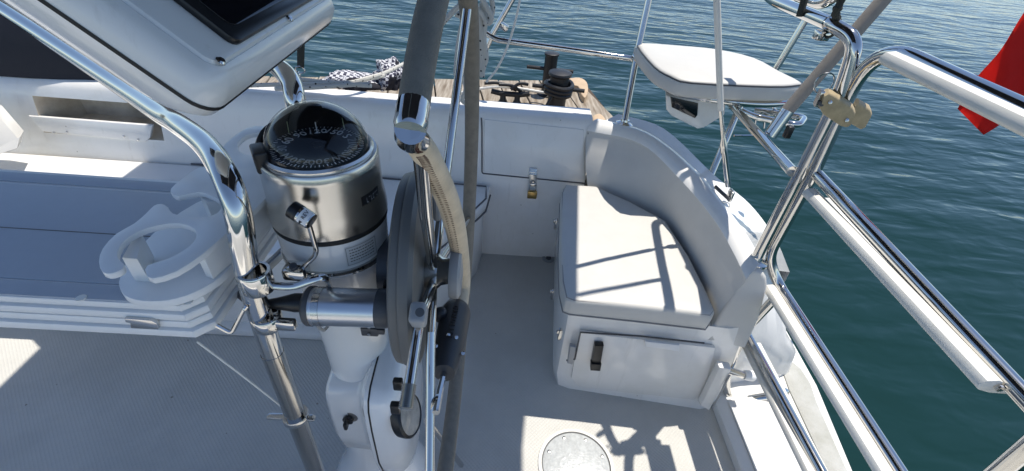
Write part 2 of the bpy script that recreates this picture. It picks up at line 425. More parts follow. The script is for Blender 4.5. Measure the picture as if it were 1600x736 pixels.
# ================================================================== COAMING (starboard side of the cockpit and the curved stern corner)
coam = empty('cockpit_coaming', (0, 1.7, 0), 'long white fibreglass coaming curving round the far corner of the cockpit', 'coaming')
IB = [(918, 290), (985, 315), (1040, 345), (1080, 405), (1102, 448), (1120, 494)]
IT = [(917, 204, .625), (1000, 224, .63), (1064, 282, .615), (1115, 343, .60), (1145, 393, .59), (1166, 437, .582)]
OT = [(935, 187, .655), (1012, 208, .65), (1085, 264, .635), (1133, 322, .615), (1170, 371, .60), (1192, 412, .587)]
OD = [(965, 185, .635), (1035, 208, .62), (1112, 280, .58), (1168, 326, .53), (1208, 380, .44), (1230, 432, .39)]
def coaming():
    def straight(x, y0=1.66, wid=.16):
        f = lambda z: y0+(z-.385)*.263
        return [V((x, y0-.003, -.05)), V((x, y0-.002, .38)), V((x, f(.61), .61)), V((x, f(.635), .635)), V((x, f(.635)+.012, .655)), V((x, f(.635)+.03, .664)), V((x, y0+.19, .664)), V((x, y0+.22, .63)), V((x, y0+.26, -.75))]
    bm = bmesh.new()
    secs = [straight(-2.7)]; 
    for x in (-2.2, -1.9): secs.append(straight(x))
    loft(bm, [straight(-2.7), straight(-1.80)])
    loft(bm, [straight(x) for x in (-1.335, -.9, -.5, -.2, .1, .37)])
    # frame above and below the cubby
    X0, X1 = -1.80, -1.335
    a, b = straight(X0), straight(X1)
    zt, zb = .60, .465
    fy = lambda z: 1.66+(z-.385)*.263
    loft(bm, [[a[0], a[1], V((X0, fy(zb), zb))], [b[0], b[1], V((X1, fy(zb), zb))]])
    loft(bm, [[V((X0, fy(zt), zt))]+a[2:], [V((X1, fy(zt), zt))]+b[2:]])
    bmesh.ops.remove_doubles(bm, verts=bm.verts[:], dist=1e-5)
    obj('coaming_side', bm, GEL, coam)
    # cubby recess
    bm = bmesh.new()
    P = [V((X0, fy(zb), zb)), V((X1, fy(zb), zb)), V((X1, fy(zt), zt)), V((X0, fy(zt), zt))]
    Q = [V((X0+.07, 1.83, zb+.02)), V((X1-.02, 1.83, zb+.02)), V((X1-.02, 1.83, zt-.01)), V((X0+.07, 1.83, zt-.01))]
    loft(bm, [P, Q], closed=True); bm.faces.new([bm.verts.new(q) for q in Q])
    obj('cubby_recess', bm, CUBBY, coam)
    bm = bmesh.new()   # lip board across the front of the cubby
    q = [Lp(44, 181, .006), Lp(66, 206, .006), Lp(226, 222, .006), Lp(234, 216, .006), Lp(238, 196, .006)]
    prism(bm, q, (0, .016, 0), bevel=.004)
    lip = obj('cubby_board', bm, GEL, coam)
    for px, py in ((85, 207), (105, 206), (194, 213), (216, 218)):
        bm = bmesh.new(); lathe(bm, [(.004, 0), (.004, .004), (.002, .005)], Lp(px, py, .006), (0, -1, .26), seg=10); obj('screw', bm, CHROMED, lip)
coaming_mats = None
CUBBY = mat('cubby_lining', (.70, .64, .54), .6, dirt=(.42, .34, .24), vscale=6)
coaming()
def coaming_corner():
    ib = [Zp(x, y, .43) for x, y in IB]; it = [Zp(*p) for p in IT]; ot = [Zp(*p) for p in OT]; od = [Zp(*p) for p in OD]
    n = 5
    ib, it, ot, od = (spline(s, n) for s in (ib, it, ot, od))
    secs = []
    for a, b, c, d in zip(ib, it, ot, od):
        lo = V((a.x, a.y, .02)); m1 = a.lerp(b, .5) + (b-c)*0.0
        out = (c-b); u = V((out.x, out.y, 0)).normalized()
        bulge = -u*.010
        top1 = b + (c-b)*.12 + V((0, 0, .012)); top2 = b.lerp(c, .5)+V((0, 0, .02)); top3 = c + (b-c)*.12 + V((0, 0, .01))
        secs.append([lo, a, a.lerp(b, .35)+bulge, a.lerp(b, .7)+bulge*.8, b + V((0, 0, -.012)), b, top1, top2, top3, c, c + V((0, 0, -.02))+u*.004,
                     V((d.x, d.y, d.z+.02)) if d.z+.02 < c.z else d, d + u*.012 + V((0, 0, -.02)), V((d.x, d.y, 0))+u*.06, V((d.x, d.y, -.75))+u*.0])
    bm = bmesh.new(); loft(bm, [q[:6] for q in secs]); obj('shade_grey_face', bm, VINYLG, coam, ang=60)  # inner face of the moulded coaming; vinyl grey stands in for its shade
    bm = bmesh.new(); loft(bm, [q[5:] for q in secs])
    e = secs[-1]
    bm2 = bm
    bmesh.ops.remove_doubles(bm, verts=bm.verts[:], dist=1e-5)
    obj('coaming_corner', bm, GEL, coam, ang=50)
    return secs
CS = coaming_corner()
def coaming_details():
    # removable back panel proud of the coaming face with dark seams
    q = [Yp(757, 268, 1.652), Yp(757, 186, 1.652), Yp(913, 203, 1.652), Yp(912, 283, 1.652)]
    q = [Lp(756, 268, .006), Lp(757, 187, .006), Lp(912, 203, .006), Lp(914, 284, .006)]
    bm = bmesh.new(); prism(bm, q, (0, .012, 0), bevel=.004); obj('locker_panel', bm, GEL, coam)
    bm = bmesh.new()
    tube(bm, fillet([Lp(752, 184, .002), Lp(753, 200, .002), Lp(753, 271, .002), Lp(916, 287, .002)], .01), .003, seg=6)
    obj('panel_seam', bm, PIPE, coam)
    bm = bmesh.new()
    tube(bm, [Lp(917, 287, .003), Lp(919, 205, .003)], .003, seg=6); obj('panel_seam', bm, GREY, coam)
coaming_details()

# ================================================================== STARBOARD BENCH
bench = empty('cockpit_bench', (-1.0, 1.4, 0), 'white starboard bench seat running behind the table and ending behind the wheel', 'bench')
def bench_build():
    zt = .385
    q = [V((-2.7, 1.645, 0)), V((-2.7, 1.14, 0)), V((-.95, 1.14, 0)), V((-.33, 1.16, 0)), V((-.25, 1.20, 0)), V((-.09, 1.46, 0)), V((-.06, 1.52, 0)), V((-.045, 1.64, 0))]
    bm = bmesh.new(); prism(bm, [p+V((0, 0, .002)) for p in q], (0, 0, zt-.05), bevel=.008); obj('bench_base', bm, GEL, bench)
    q2 = [V((-2.7, 1.648, 0)), V((-2.7, 1.12, 0)), V((-.95, 1.12, 0)), V((-.33, 1.14, 0)), V((-.235, 1.19, 0)), V((-.065, 1.46, 0)), V((-.035, 1.52, 0)), V((-.022, 1.642, 0))]
    bm = bmesh.new(); prism(bm, [p+V((0, 0, zt-.045)) for p in q2], (0, 0, .045), bevel=.012, seg=3); obj('bench_seat', bm, GEL, bench)
    # dark gaskets: under the seat lip and along the back
    bm = bmesh.new(); tube(bm, [p+V((0, 0, zt+.001)) for p in (V((-1.24, 1.648, 0)), V((-.7, 1.646, 0)), V((-.04, 1.63, 0)), V((-.036, 1.54, 0)), V((-.075, 1.462, 0)))], .0035, seg=6); obj('seat_gasket', bm, PIPE, bench)
    bm = bmesh.new(); tube(bm, [p+V((0, 0, zt-.048)) for p in q2[4:8]], .004, seg=6); obj('lip_gasket', bm, PIPE, bench)
    bm = bmesh.new(); tube(bm, [Zp(600, 396, zt), Zp(645, 396, zt)], .003, seg=6); obj('hatch_seam', bm, PIPE, bench)
    bm = bmesh.new()   # toe step along the foot of the bench
    prism(bm, [V((-2.2, 1.10, .001)), V((-.55, 1.10, .001)), V((-.42, 1.13, .001)), V((-.42, 1.17, .001)), V((-2.2, 1.17, .001))], (0, 0, .035), bevel=.008); obj('toe_step', bm, GEL, bench)
bench_build()

def port_side():  # unseen port side, added for its bounce fill and chrome reflections
    p = empty('port_bench', (-1.4, -.2, 0), 'white bench and coaming on the near side of the cockpit, behind the viewpoint', 'bench')
    b = bmesh.new(); prism(b, [V((-2.7, .04, .002)), V((-.30, .04, .002)), V((-.14, -.10, .002)), V((-.05, -.46, .002)), V((-2.7, -.46, .002))], (0, 0, .335), bevel=.01); obj('bench_base', b, GEL, p)
    b = bmesh.new(); prism(b, [V((-2.7, .06, .34)), V((-.29, .06, .34)), V((-.125, -.09, .34)), V((-.03, -.46, .34)), V((-2.7, -.46, .34))], (0, 0, .045), bevel=.012); obj('bench_seat', b, GEL, p)
    b = bmesh.new(); sec = lambda x: [V((x, -.455, -.05)), V((x, -.457, .385)), V((x, -.52, .63)), V((x, -.55, .66)), V((x, -.68, .66)), V((x, -.70, .62)), V((x, -.74, -.75))]
    loft(b, [sec(-2.7), sec(.80)]); b.faces.new([b.verts.new(q) for q in sec(.80)]); obj('coaming_side', b, GEL, p)
port_side()

# ================================================================== HELM SEAT LOCKER + CUSHION
helm = empty('helm_seat_locker', (.5, 1.2, 0), 'white moulded helm seat locker under the sunlit cushion with black latch', 'seat locker')
def helm_build():
    def sec(t, z):  # outline at height z: front-left, front-right, back
        pass
    zs = [(-.004, .252, .952, .800, .892), (.06, .240, .957, .815, .900), (.30, .238, .965, .800, .915), (.385, .235, .965, .775, .920)]
    ib = [Zp(x, y, .43) for x, y in IB]
    bm = bmesh.new(); secs = []
    for z, xl, yl, xr, yr in zs:
        secs.append([V((xl+.05, 1.66, z)), V((xl, yl+.05, z)), V((xl+.012, yl+.014, z)), V((xl+.05, yl, z)), V((xr-.05, yr+.004, z)), V((xr-.012, yr+.012, z)), V((xr, yr+.05, z)), V((xr-.02, 1.30, z)), V((.65, 1.60, z))])
    loft(bm, secs, closed=True); bm.faces.new([bm.verts.new(p) for p in secs[-1]])
    bmesh.ops.remove_doubles(bm, verts=bm.verts[:], dist=1e-5)
    obj('locker_body', bm, GEL, helm, ang=50)
    # front door, proud of the body
    def fr(px, py): 
        # point on the front plane (slightly skewed)
        n = V((.052/.55, 1, 0)); r = ray(px, py); c = n.dot(V((.25, .952, 0))) - .004
        return CAM + r*((c-n.dot(CAM))/n.dot(r))
    q = [fr(907, 521), fr(900, 553), fr(893, 592), fr(905, 606), fr(1085, 626), fr(1100, 612), fr(1118, 545)]
    door = None
    bm = bmesh.new(); prism(bm, [p+V((0, .0025, 0)) for p in q], (0, .012, 0), bevel=.001); door = obj('locker_door', bm, GEL, helm)
    bm = bmesh.new(); tube(bm, [fr(885, 562)+V((0, -.003, 0)), fr(898, 560)+V((0, -.003, 0)), fr(907, 518)+V((0, -.003, 0)), fr(1000, 524)+V((0, -.003, 0)), fr(1100, 535)+V((0, -.003, 0))], .003, seg=6); obj('door_gasket', bm, GREYD, helm)
    bm = bmesh.new(); prism(bm, [p+V((0, -.022, 0)) for p in (fr(928, 532), fr(922, 566), fr(936, 567), fr(942, 532))], (0, .02, 0), bevel=.003); obj('latch_strap', bm, BLACK, helm)
    bm = bmesh.new(); prism(bm, [p+V((0, -.028, 0)) for p in (fr(922, 558), fr(921, 568), fr(936, 569), fr(938, 559))], (0, .02, 0), bevel=.002); obj('latch_toggle', bm, BLACK, helm)
    bm = bmesh.new(); prism(bm, [p+V((0, -.016, 0)) for p in (fr(890, 535), fr(886, 562), fr(894, 564), fr(899, 537))], (0, .016, 0), bevel=.003); obj('hinge_plate', bm, GREYL, helm)
    bm = bmesh.new(); prism(bm, [p+V((0, -.012, 0)) for p in (fr(1007, 529), fr(1007, 537), fr(1060, 545), fr(1060, 535))], (0, .012, 0), bevel=.003); obj('pull_tab', bm, HDPE, helm)
    # cover channel at the right of the door
    bm = bmesh.new()
    a, b = fr(1123, 562), fr(1096, 625)
    prism(bm, [p+V((0, -.03, 0)) for p in (fr(1119, 562), fr(1090, 622), fr(1104, 630), fr(1138, 565))], (0, .03, 0), bevel=.006)
    ch = obj('cover_channel', bm, GEL, helm)
    bm = bmesh.new(); tube(bm, [fr(1134, 572)+V((0, -.034, 0)), fr(1108, 624)+V((0, -.034, 0))], .003, seg=6); obj('channel_slot', bm, GREYL, ch)
    # side latches on the shaded flank
    for px, py, X in ((871, 350, .25), (878, 522, .236), (866, 460, .245)):
        p = Xp(px, py, X)
        bm = bmesh.new(); box(bm, p+V((-.006, 0, 0)), (.012, .016, .045), bevel=.003); box(bm, p+V((-.012, 0, .012)), (.012, .01, .014), bevel=.002)
        obj('side_latch', bm, CHROMED, helm)
    # end pad of the backrest (the flat shaded end)
    e = CS[-1]
    def ep(px, py):
        n = V((0, 1, -.10)); r = ray(px, py); return CAM + r*((.892-n.dot(CAM))/n.dot(r))
    q = [ep(*p) for p in ((1104, 533), (1165, 546), (1186, 500), (1200, 450), (1199, 436), (1192, 426), (1178, 423), (1165, 428), (1128, 488))]
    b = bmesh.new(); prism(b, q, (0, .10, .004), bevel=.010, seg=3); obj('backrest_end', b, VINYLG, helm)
helm_build()
CUSH = [Zp(884, 466, .452), Zp(878, 440, .452), Zp(876, 380, .452), Zp(878, 300, .452), Zp(884, 288, .452), Zp(930, 291, .452), Zp(985, 315, .452), Zp(1040, 345, .452), Zp(1077, 400, .452), Zp(1100, 446, .452), Zp(1118, 486, .452), Zp(1112, 494, .452), Zp(1000, 481, .452), Zp(895, 470, .452)]
cush = empty('seat_cushion', (.45, 1.2, .386), 'off-white vinyl seat cushion in sun with tube shadows on the helm locker', 'cushion')
def cushion():
    bm = bmesh.new()
    c0 = sum(CUSH, V((0, 0, 0)))/len(CUSH); P = []
    for a, b in zip(CUSH, CUSH[1:]+CUSH[:1]):
        for k in range(4): P.append(a.lerp(b, k/4))
    def ring(sc_, z):
        out = []
        for p in P:
            q = c0 + (p-c0)*sc_; w = .0035*mnoise.noise(V((q.x*7, q.y*7, z*3))) + .0015*mnoise.noise(V((q.x*26, q.y*9, 2)))
            out.append(V((q.x, q.y, z + (w if sc_ < .985 else w*.3))))
        return out
    loft(bm, [ring(.97, .388), ring(.992, .391), ring(1.0, .399), ring(1.002, .418), ring(1.0, .440), ring(.993, .449), ring(.975, .454), ring(.93, .4565), ring(.84, .458), ring(.7, .459), ring(.5, .4595), ring(.3, .4595), ring(.12, .4595)], closed=True)
    bm.faces.new([bm.verts.new(p) for p in ring(.12, .4595)]); bm.faces.new([bm.verts.new(p) for p in ring(.97, .388)][::-1])
    bmesh.ops.remove_doubles(bm, verts=bm.verts[:], dist=1e-5)
    obj('cushion_pad', bm, VINYL, cush, ang=70)
    c = sum(CUSH, V((0, 0, 0)))/len(CUSH)
    ring = [p + (c-p).normalized()*.006 + V((0, 0, -.002)) for p in CUSH]
    obj('top_piping', tube(bmesh.new(), ring, .0022, seg=6, closed=True), PIPEC, cush)
    obj('bottom_piping', tube(bmesh.new(), [p + (p-c).normalized()*.001 + V((0, 0, -.058)) for p in CUSH], .0022, seg=6, closed=True), PIPEC, cush)
cushion()

# stern quarter block right of the helm seat
def quarter():
    q = empty('stern_quarter', (1.0, 1.15, .03), 'white moulded stern quarter block with its shaded inner face by the walkway', 'moulding')
    bm = bmesh.new()
    r0 = [V((.80, 1.005, .025)), V((.98, 1.008, .025)), V((1.08, 1.025, .025)), V((1.128, 1.080, .025)), V((.96, 1.300, .025)), V((.80, 1.300, .025))]
    r1 = [V((.80, 1.002, .15)), V((.97, 1.008, .15)), V((1.06, 1.025, .15)), V((1.098, 1.080, .15)), V((.95, 1.300, .15)), V((.80, 1.300, .15))]
    r2 = [V((.80, 1.000, .26)), V((.92, 1.010, .22)), V((1.00, 1.030, .20)), V((1.062, 1.080, .20)), V((.93, 1.300, .24)), V((.80, 1.300, .26))]
    r3 = [V((.79, 1.003, .33)), V((.90, 1.015, .27)), V((.99, 1.035, .235)), V((1.045, 1.080, .22)), V((.98, 1.300, .30)), V((.79, 1.300, .44))]
    r4 = [V((.775, 1.04, .575)), V((.86, 1.10, .50)), V((.93, 1.15, .44)), V((.995, 1.185, .392)), V((.95, 1.30, .37)), V((.785, 1.30, .48))]
    def dense(r): return smoothpoly(r, 5)
    loft(bm, [dense(r) for r in (r0, r1, r2, r3, r4)], closed=True)
    f = bm.faces.new([bm.verts.new(p) for p in dense(r4)]); bmesh.ops.triangulate(bm, faces=[f])
    bmesh.ops.remove_doubles(bm, verts=bm.verts[:], dist=1e-5)
    obj('quarter_block', bm, GEL, q, ang=60)
    s = empty('shower_fitting', Yp(1150, 586, .93), 'chrome stub with white knob on the stern quarter beside the ladder', 'tap')
    a, b = Yp(1140, 584, .93), Yp(1162, 586, .93)
    obj('stub_pipe', tube(bmesh.new(), [a+V((-.01, .02, 0)), b], .012), CHROME, s)
    d = (b-a).normalized(); bm = bmesh.new(); lathe(bm, [(.014, 0), (.016, .004), (.018, .03), (.015, .036), (0, .037)], b, d, seg=20); obj('knob', bm, HDPE, s)
quarter()

# ================================================================== HASP + PADLOCK + FLOOR FITTINGS
def hasp():
    h = empty('locker_hasp', Lp(833, 285, .006), 'dark metal hasp strap across the seam of the coaming locker', 'hasp')
    bm = bmesh.new()
    prism(bm, [Lp(827, 262, .006), Lp(826, 272, .006), Lp(828, 290, .006), Lp(838, 290, .006), Lp(839, 272, .006), Lp(839, 262, .006)], (0, -.006, 0), bevel=.002); obj('strap', bm, CHROMED, h)
    for k in range(3):
        bm = bmesh.new(); p = Lp(833, 264+k*4, .012); tube(bm, [p-V((.016, 0, 0)), p+V((.016, 0, 0))], .004, seg=8); obj('hinge_knuckle', bm, CHROMED, h)
    obj('staple', tube(bmesh.new(), fillet([Lp(831, 287, .006), Lp(831, 287, .026), Lp(836, 287, .026), Lp(836, 287, .006)], .006), .003, seg=8), CHROMED, h)
    p = empty('padlock', Lp(832, 310, .026), 'small brass padlock hanging from the locker hasp', 'padlock')
    bm = bmesh.new(); box(bm, Lp(831.5, 304, .026), (.040, .018, .034), bevel=.004); obj('lock_body', bm, BRASS, p)
    a, b = Lp(826.5, 299, .026), Lp(837, 299, .026); u = V((0, 0, .034))
    obj('shackle', tube(bmesh.new(), fillet([a, a+u, b+u, b], .012), .0035, seg=8), CHROME, p)
hasp()
def floor_fittings():
    d = empty('floor_drain', Zp(857, 404, 0), 'small round grey drain set in the floor by the locker corner', 'drain')
    c = Zp(857, 404, 0)
    bm = bmesh.new(); lathe(bm, [(.030, 0), (.030, .004), (.024, .006), (.018, .006), (.017, .002)], c, seg=24); obj('drain_ring', bm, GREYL, d)
    bm = bmesh.new(); lathe(bm, [(.012, .001), (.012, .007), (0, .007)], c, seg=16); obj('drain_plug', bm, GREYD, d)
    c = Zp(900, 728, 0)
    t = empty('deck_plate', c, 'round embossed clear deck plate in the sunlit floor', 'deck plate')
    bm = bmesh.new(); lathe(bm, [(.118, 0), (.116, .006), (.106, .008), (.104, .004)], c, seg=56); obj('plate_rim', bm, GELD, t)
    bm = bmesh.new(); lathe(bm, [(.103, 0), (.103, .005), (.098, .0065), (0, .0065)], c, seg=56); pl = obj('plate_disc', bm, PLATE, t)
    bm = bmesh.new(); lathe(bm, [(.1025, .005), (.1025, .0062), (.1062, .0082), (.1062, .005)], c, seg=56, cap=False); obj('plate_seal', bm, GREY, t)
    for k in range(8):
        a = math.radians(20+45*k); bm = bmesh.new(); lathe(bm, [(.005, .006), (.005, .008), (.003, .0085)], c+V((math.cos(a)*.09, math.sin(a)*.09, 0)), seg=10); obj('screw', bm, CHROMED, t)
PLATE = mat('embossed_plate', (.50, .52, .52), .28, var=.25, vscale=60, bump=.4, bscale=75)
floor_fittings()

# ================================================================== TABLE
table = empty('cockpit_table', (-.9, .56, 0), 'folded blue-grey topped cockpit table with white edges left of the pedestal', 'table')
def table_build():
    X1, Y0, Y1 = -.375, .408, .705; L = -1.75
    for i, (z0, z1) in enumerate(((.872, .886), (.888, .901), (.903, .916), (.918, .930))):
        bm = bmesh.new(); ins = (0, .003, .002, .005)[i]
        q = [V((L, Y0+ins, z0)), V((X1-ins-.02, Y0+ins, z0)), V((X1-ins, Y0+ins+.02, z0)), V((X1-ins+.004, Y1-.02, z0)), V((X1-ins-.016, Y1, z0)), V((L, Y1, z0))]
        prism(bm, q, (0, 0, z1-z0), bevel=.003); obj('table_leaf', bm, HDPE, table)
    bm = bmesh.new(); prism(bm, [V((L, Y0+.036, .9302)), V((X1-.03, Y0+.036, .9302)), V((X1-.03, Y1-.045, .9302)), V((L, Y1-.045, .9302))], (0, 0, .0018), bevel=.0005)
    obj('table_panel', bm, TABLE, table)
    for y in (Y0+.020, Y1-.024):
        bm = bmesh.new(); box(bm, V(((L+X1)/2-.02, y, .931)), (X1-L-.05, .026, .002), bevel=.0006); obj('edge_strip', bm, TABLE, table)
    bm = bmesh.new(); tube(bm, [V((L, .545, .9323)), V((X1-.04, .545, .9323))], .0008, seg=6); obj('leaf_seam', bm, GREY, table)
    # near-edge hinge catch
    p = [Yp(194, 498, .405), Yp(196, 504, .405), Yp(203, 505, .405), Yp(204, 513, .405), Yp(247, 515, .405), Yp(245, 506, .405), Yp(236, 501, .405)]
    bm = bmesh.new(); prism(bm, p, (0, .006, 0), bevel=.001); hp = obj('leaf_catch', bm, CHROMED, table)
    for px, py in ((127, 466), (294, 472)):
        bm = bmesh.new(); lathe(bm, [(.006, 0), (.006, .0012), (.004, .0016)], Zp(px, py, .9321), seg=12); obj('bung', bm, TREAD, table)
table_build()
def cup_holder():
    c = empty('cup_holder', (-.41, .6, .932), 'white plastic two-tier drink holder with cup rings at the table end', 'drink holder')
    P = [(191, 420), (175, 427), (160, 425), (154, 408), (160, 388), (181, 365), (209, 349), (228, 333), (240, 321), (252, 318), (262, 323), (270, 333), (299, 339), (330, 337), (345, 326), (341, 312), (325, 304), (311, 300), (279, 306), (268, 302), (267, 294), (283, 280), (303, 265), (319, 260), (340, 261), (355, 258), (350, 247), (348, 231), (360, 217), (385, 200), (409, 196), (432, 200), (430, 211), (407, 207), (385, 211), (372, 223), (374, 236), (392, 243), (418, 240), (440, 246), (424, 262), (421, 276), (425, 296), (400, 325), (352, 366), (315, 398), (275, 424), (238, 435), (228, 427), (230, 414), (262, 404), (291, 388), (306, 372), (303, 357), (279, 349), (246, 352), (213, 363), (190, 381), (183, 400), (193, 412)]
    q = smoothpoly([Zp(x, y, 1.0) for x, y in P], 2)
    bm = bmesh.new(); prism(bm, [p - V((0, 0, .009)) for p in q], (0, 0, .009), bevel=.0012); obj('upper_plate', bm, HDPE, c)
    Q = [(187, 433), (187, 450), (197, 463), (222, 470), (262, 469), (303, 457), (344, 433), (372, 402), (400, 368), (426, 338), (432, 310), (410, 290), (330, 306), (262, 345), (205, 400)]
    q = smoothpoly([Zp(x, y, .946) for x, y in Q], 3)
    bm = bmesh.new(); prism(bm, [p - V((0, 0, .012)) for p in q], (0, 0, .012), bevel=.0014); obj('lower_plate', bm, HDPE, c)
    def post(pts, nm='spacer'):
        bm = bmesh.new(); prism(bm, [V((*Zp(x, y, .988).xy, .947)) for x, y in pts], (0, 0, .0405), bevel=.001); obj(nm, bm, HDPE, c)
    post([(190, 402), (206, 374), (222, 366), (214, 404)])
    post([(306, 396), (345, 366), (352, 372), (318, 400)])
    post([(311, 303), (345, 298), (345, 312), (322, 316)])
    post([(345, 368), (415, 300), (422, 304), (352, 372)])
    post([(362, 252), (400, 246), (420, 262), (380, 268)])
cup_holder()

# ================================================================== PEDESTAL GUARD (stainless)
guard = empty('pedestal_guard', (-.325, .58, 0), 'bent stainless guard tubes standing between table and compass pedestal', 'guard rail')
def guard_build():
    R = .0158
    obj('guard_leg', tube(bmesh.new(), [V((-.335, .45, 0)), V((-.332, .45, .5)), V((-.3285, .45, .795))], R+.0008, seg=24), LEGM, guard)
    near = [V((-.3285, .45, .79)), V((-.326, .45, .86)), V((-.322, .452, .96)), Yp(372, 335, .462), Yp(352, 275, .49), D(322, 228, .62), D(283, 197, .68), D(250, 177, .74), D(180, 130, .87), D(100, 77, 1.0), D(0, 12, 1.14), D(-130, -70, 1.32)]
    obj('guard_tube', tube(bmesh.new(), spline(near, 6), R, seg=24), CHROME, guard)
    far = [V((-.335, .72, 0)), V((-.333, .72, .6)), V((-.332, .715, .98)), D(463, 165, .73), D(455, 130, .735), D(438, 108, .76), D(410, 92, .82), D(330, 60, .95), D(230, 10, 1.1), D(100, -60, 1.25)]
    obj('guard_tube', tube(bmesh.new(), spline(far, 6), R, seg=24), CHROME, guard)
    def clamp(p, r=.021, h=.03, nm='clamp'):
        bm = bmesh.new(); lathe(bm, [(R+.0005, -h/2), (r-.001, -h/2), (r, -h/2+.002), (r, h/2-.002), (r-.001, h/2), (R+.0005, h/2)], p, (0, 0, 1), seg=24, cap=False); return obj(nm, bm, CHROME, guard)
    c1 = clamp(Yp(401, 437, .45), h=.032); c2 = clamp(Yp(418, 500, .45), h=.022); c3 = clamp(Yp(462, 650, .45), r=.022, h=.014)
    a = Yp(401, 440, .45)
    bm = bmesh.new(); tube(bm, spline([a+V((.018, 0, -.006)), a+V((.05, .0, -.004)), a+V((.085, .012, .004)), V((-.24, .50, .888))], 5), .0042, seg=10, sx=1.3); obj('bracket_arm', bm, CHROME, guard)
    b = Yp(418, 500, .45); bm = bmesh.new(); box(bm, b+V((.028, -.006, 0)), (.03, .012, .018), bevel=.003); obj('clamp_lug', bm, CHROME, guard)
    b = Yp(455, 652, .45); bm = bmesh.new(); box(bm, b+V((-.022, 0, 0)), (.04, .012, .008), bevel=.003); obj('clamp_lug', bm, CHROMED, guard)
    bm = bmesh.new(); box(bm, b+V((.032, 0, 0)), (.02, .012, .008), bevel=.003); obj('clamp_lug', bm, CHROMED, guard)
    # table brace: dark strut and bent rod hook
    bm = bmesh.new(); tube(bm, [Yp(375, 455, .50), Yp(405, 480, .46)], .010, seg=8); obj('table_strut', bm, GREYD, guard)
    obj('hook_rod', tube(bmesh.new(), fillet([Yp(338, 508, .42), Yp(362, 521, .42), Yp(384, 478, .43), Yp(398, 470, .45)], .008), .0032, seg=8), CHROME, guard)
    obj('brace_bar', tube(bmesh.new(), [Yp(415, 420, .56), Yp(448, 388, .62)], .008, seg=8, sx=.4), CHROMED, guard)
guard_build()
def cord():
    bm = bmesh.new(); tube(bm, [Yp(308, 534, .44), Yp(380, 588, .445), Yp(446, 640, .45)], .0016, seg=6)
    tag(obj('lanyard', bm, TREAD), 'thin pale cord from under the table to the guard tube clamp', 'cord')
cord()

# ================================================================== INSTRUMENT POD
pod = empty('instrument_pod', D(340, 180, .5), 'large white instrument pod with dark screen at upper left', 'instrument pod')
def pod_build():
    ph = math.radians(41); e1 = V((-math.cos(ph), 0, math.sin(ph))); e2 = V((0, 1, 0)); nn = e1.cross(e2)
    if nn.z < 0: nn = -nn
    O = D(330, 181, .5)
    def P(u, v, k): return O + e2*u + e1*v + nn*k
    Wd, H = .43, .40
    def rr(ins, k, rad):
        pts = []
        u0, u1, v0, v1 = ins, Wd-ins, ins, H-ins
        for (cu, cv, a0) in ((u0+rad, v0+rad, 180), (u1-rad, v0+rad, 270), (u1-rad, v1-rad, 0), (u0+rad, v1-rad, 90)):
            for s in range(7):
                a = math.radians(a0+15*s); pts.append(P(cu+math.cos(a)*rad, cv+math.sin(a)*rad, k))
        return pts
    bm = bmesh.new()
    loft(bm, [rr(.0, .001, .028), rr(.0015, .012, .028), rr(.006, .026, .026), rr(.014, .034, .022), rr(.022, .037, .018), rr(.0235, .0362, .017), rr(.026, .0395, .016), rr(.030, .0405, .014)], closed=True)
    f = bm.faces.new([bm.verts.new(p) for p in rr(.030, .0405, .014)]); bmesh.ops.remove_doubles(bm, verts=bm.verts[:], dist=1e-5)
    obj('front_cover', bm, GEL, pod, ang=30)
    bm = bmesh.new()
    loft(bm, [rr(.0, -.003, .028), rr(.004, -.02, .03), rr(.014, -.038, .04), rr(.034, -.058, .05), rr(.075, -.075, .06)], closed=True)
    bm.faces.new([bm.verts.new(p) for p in rr(.075, -.075, .06)]); bmesh.ops.remove_doubles(bm, verts=bm.verts[:], dist=1e-5)
    obj('back_cover', bm, GEL, pod, ang=40)
    bm = bmesh.new(); loft(bm, [rr(-.0008, .0012, .028), rr(-.0008, -.0032, .028)], closed=True); obj('gasket', bm, RUBBER, pod)
    def rect(u0, u1, v0, v1, k, h, m, nm, parent, rad=.012, bv=.003):
        pts = []
        for (cu, cv, a0) in ((u0+rad, v0+rad, 180), (u1-rad, v0+rad, 270), (u1-rad, v1-rad, 0), (u0+rad, v1-rad, 90)):
            for s in range(5):
                a = math.radians(a0+22.5*s); pts.append(P(cu+math.cos(a)*rad, cv+math.sin(a)*rad, k))
        bm = bmesh.new(); prism(bm, pts, nn*h, bevel=bv); return obj(nm, bm, m, parent)
    scr = rect(.074, .352, .030, .34, .0400, .010, BLACK, 'display_bezel', pod)
    rect(.092, .338, .046, .325, .0500, .0012, SCREEN, 'display_screen', scr, bv=.0004)
    for (u, v) in ((.036, .026), (.228, .026), (.036, .30)):
        bm = bmesh.new(); lathe(bm, [(.0055, 0), (.0055, .0012), (.0035, .003), (0, .0032)], P(u, v, .0402), nn, seg=14); obj('screw', bm, CHROME, pod)
    bm = bmesh.new(); box(bm, P(.16, .12, -.085), (.05, .06, .03), bevel=.006); obj('mount_bracket', bm, GREYD, pod)
pod_build()

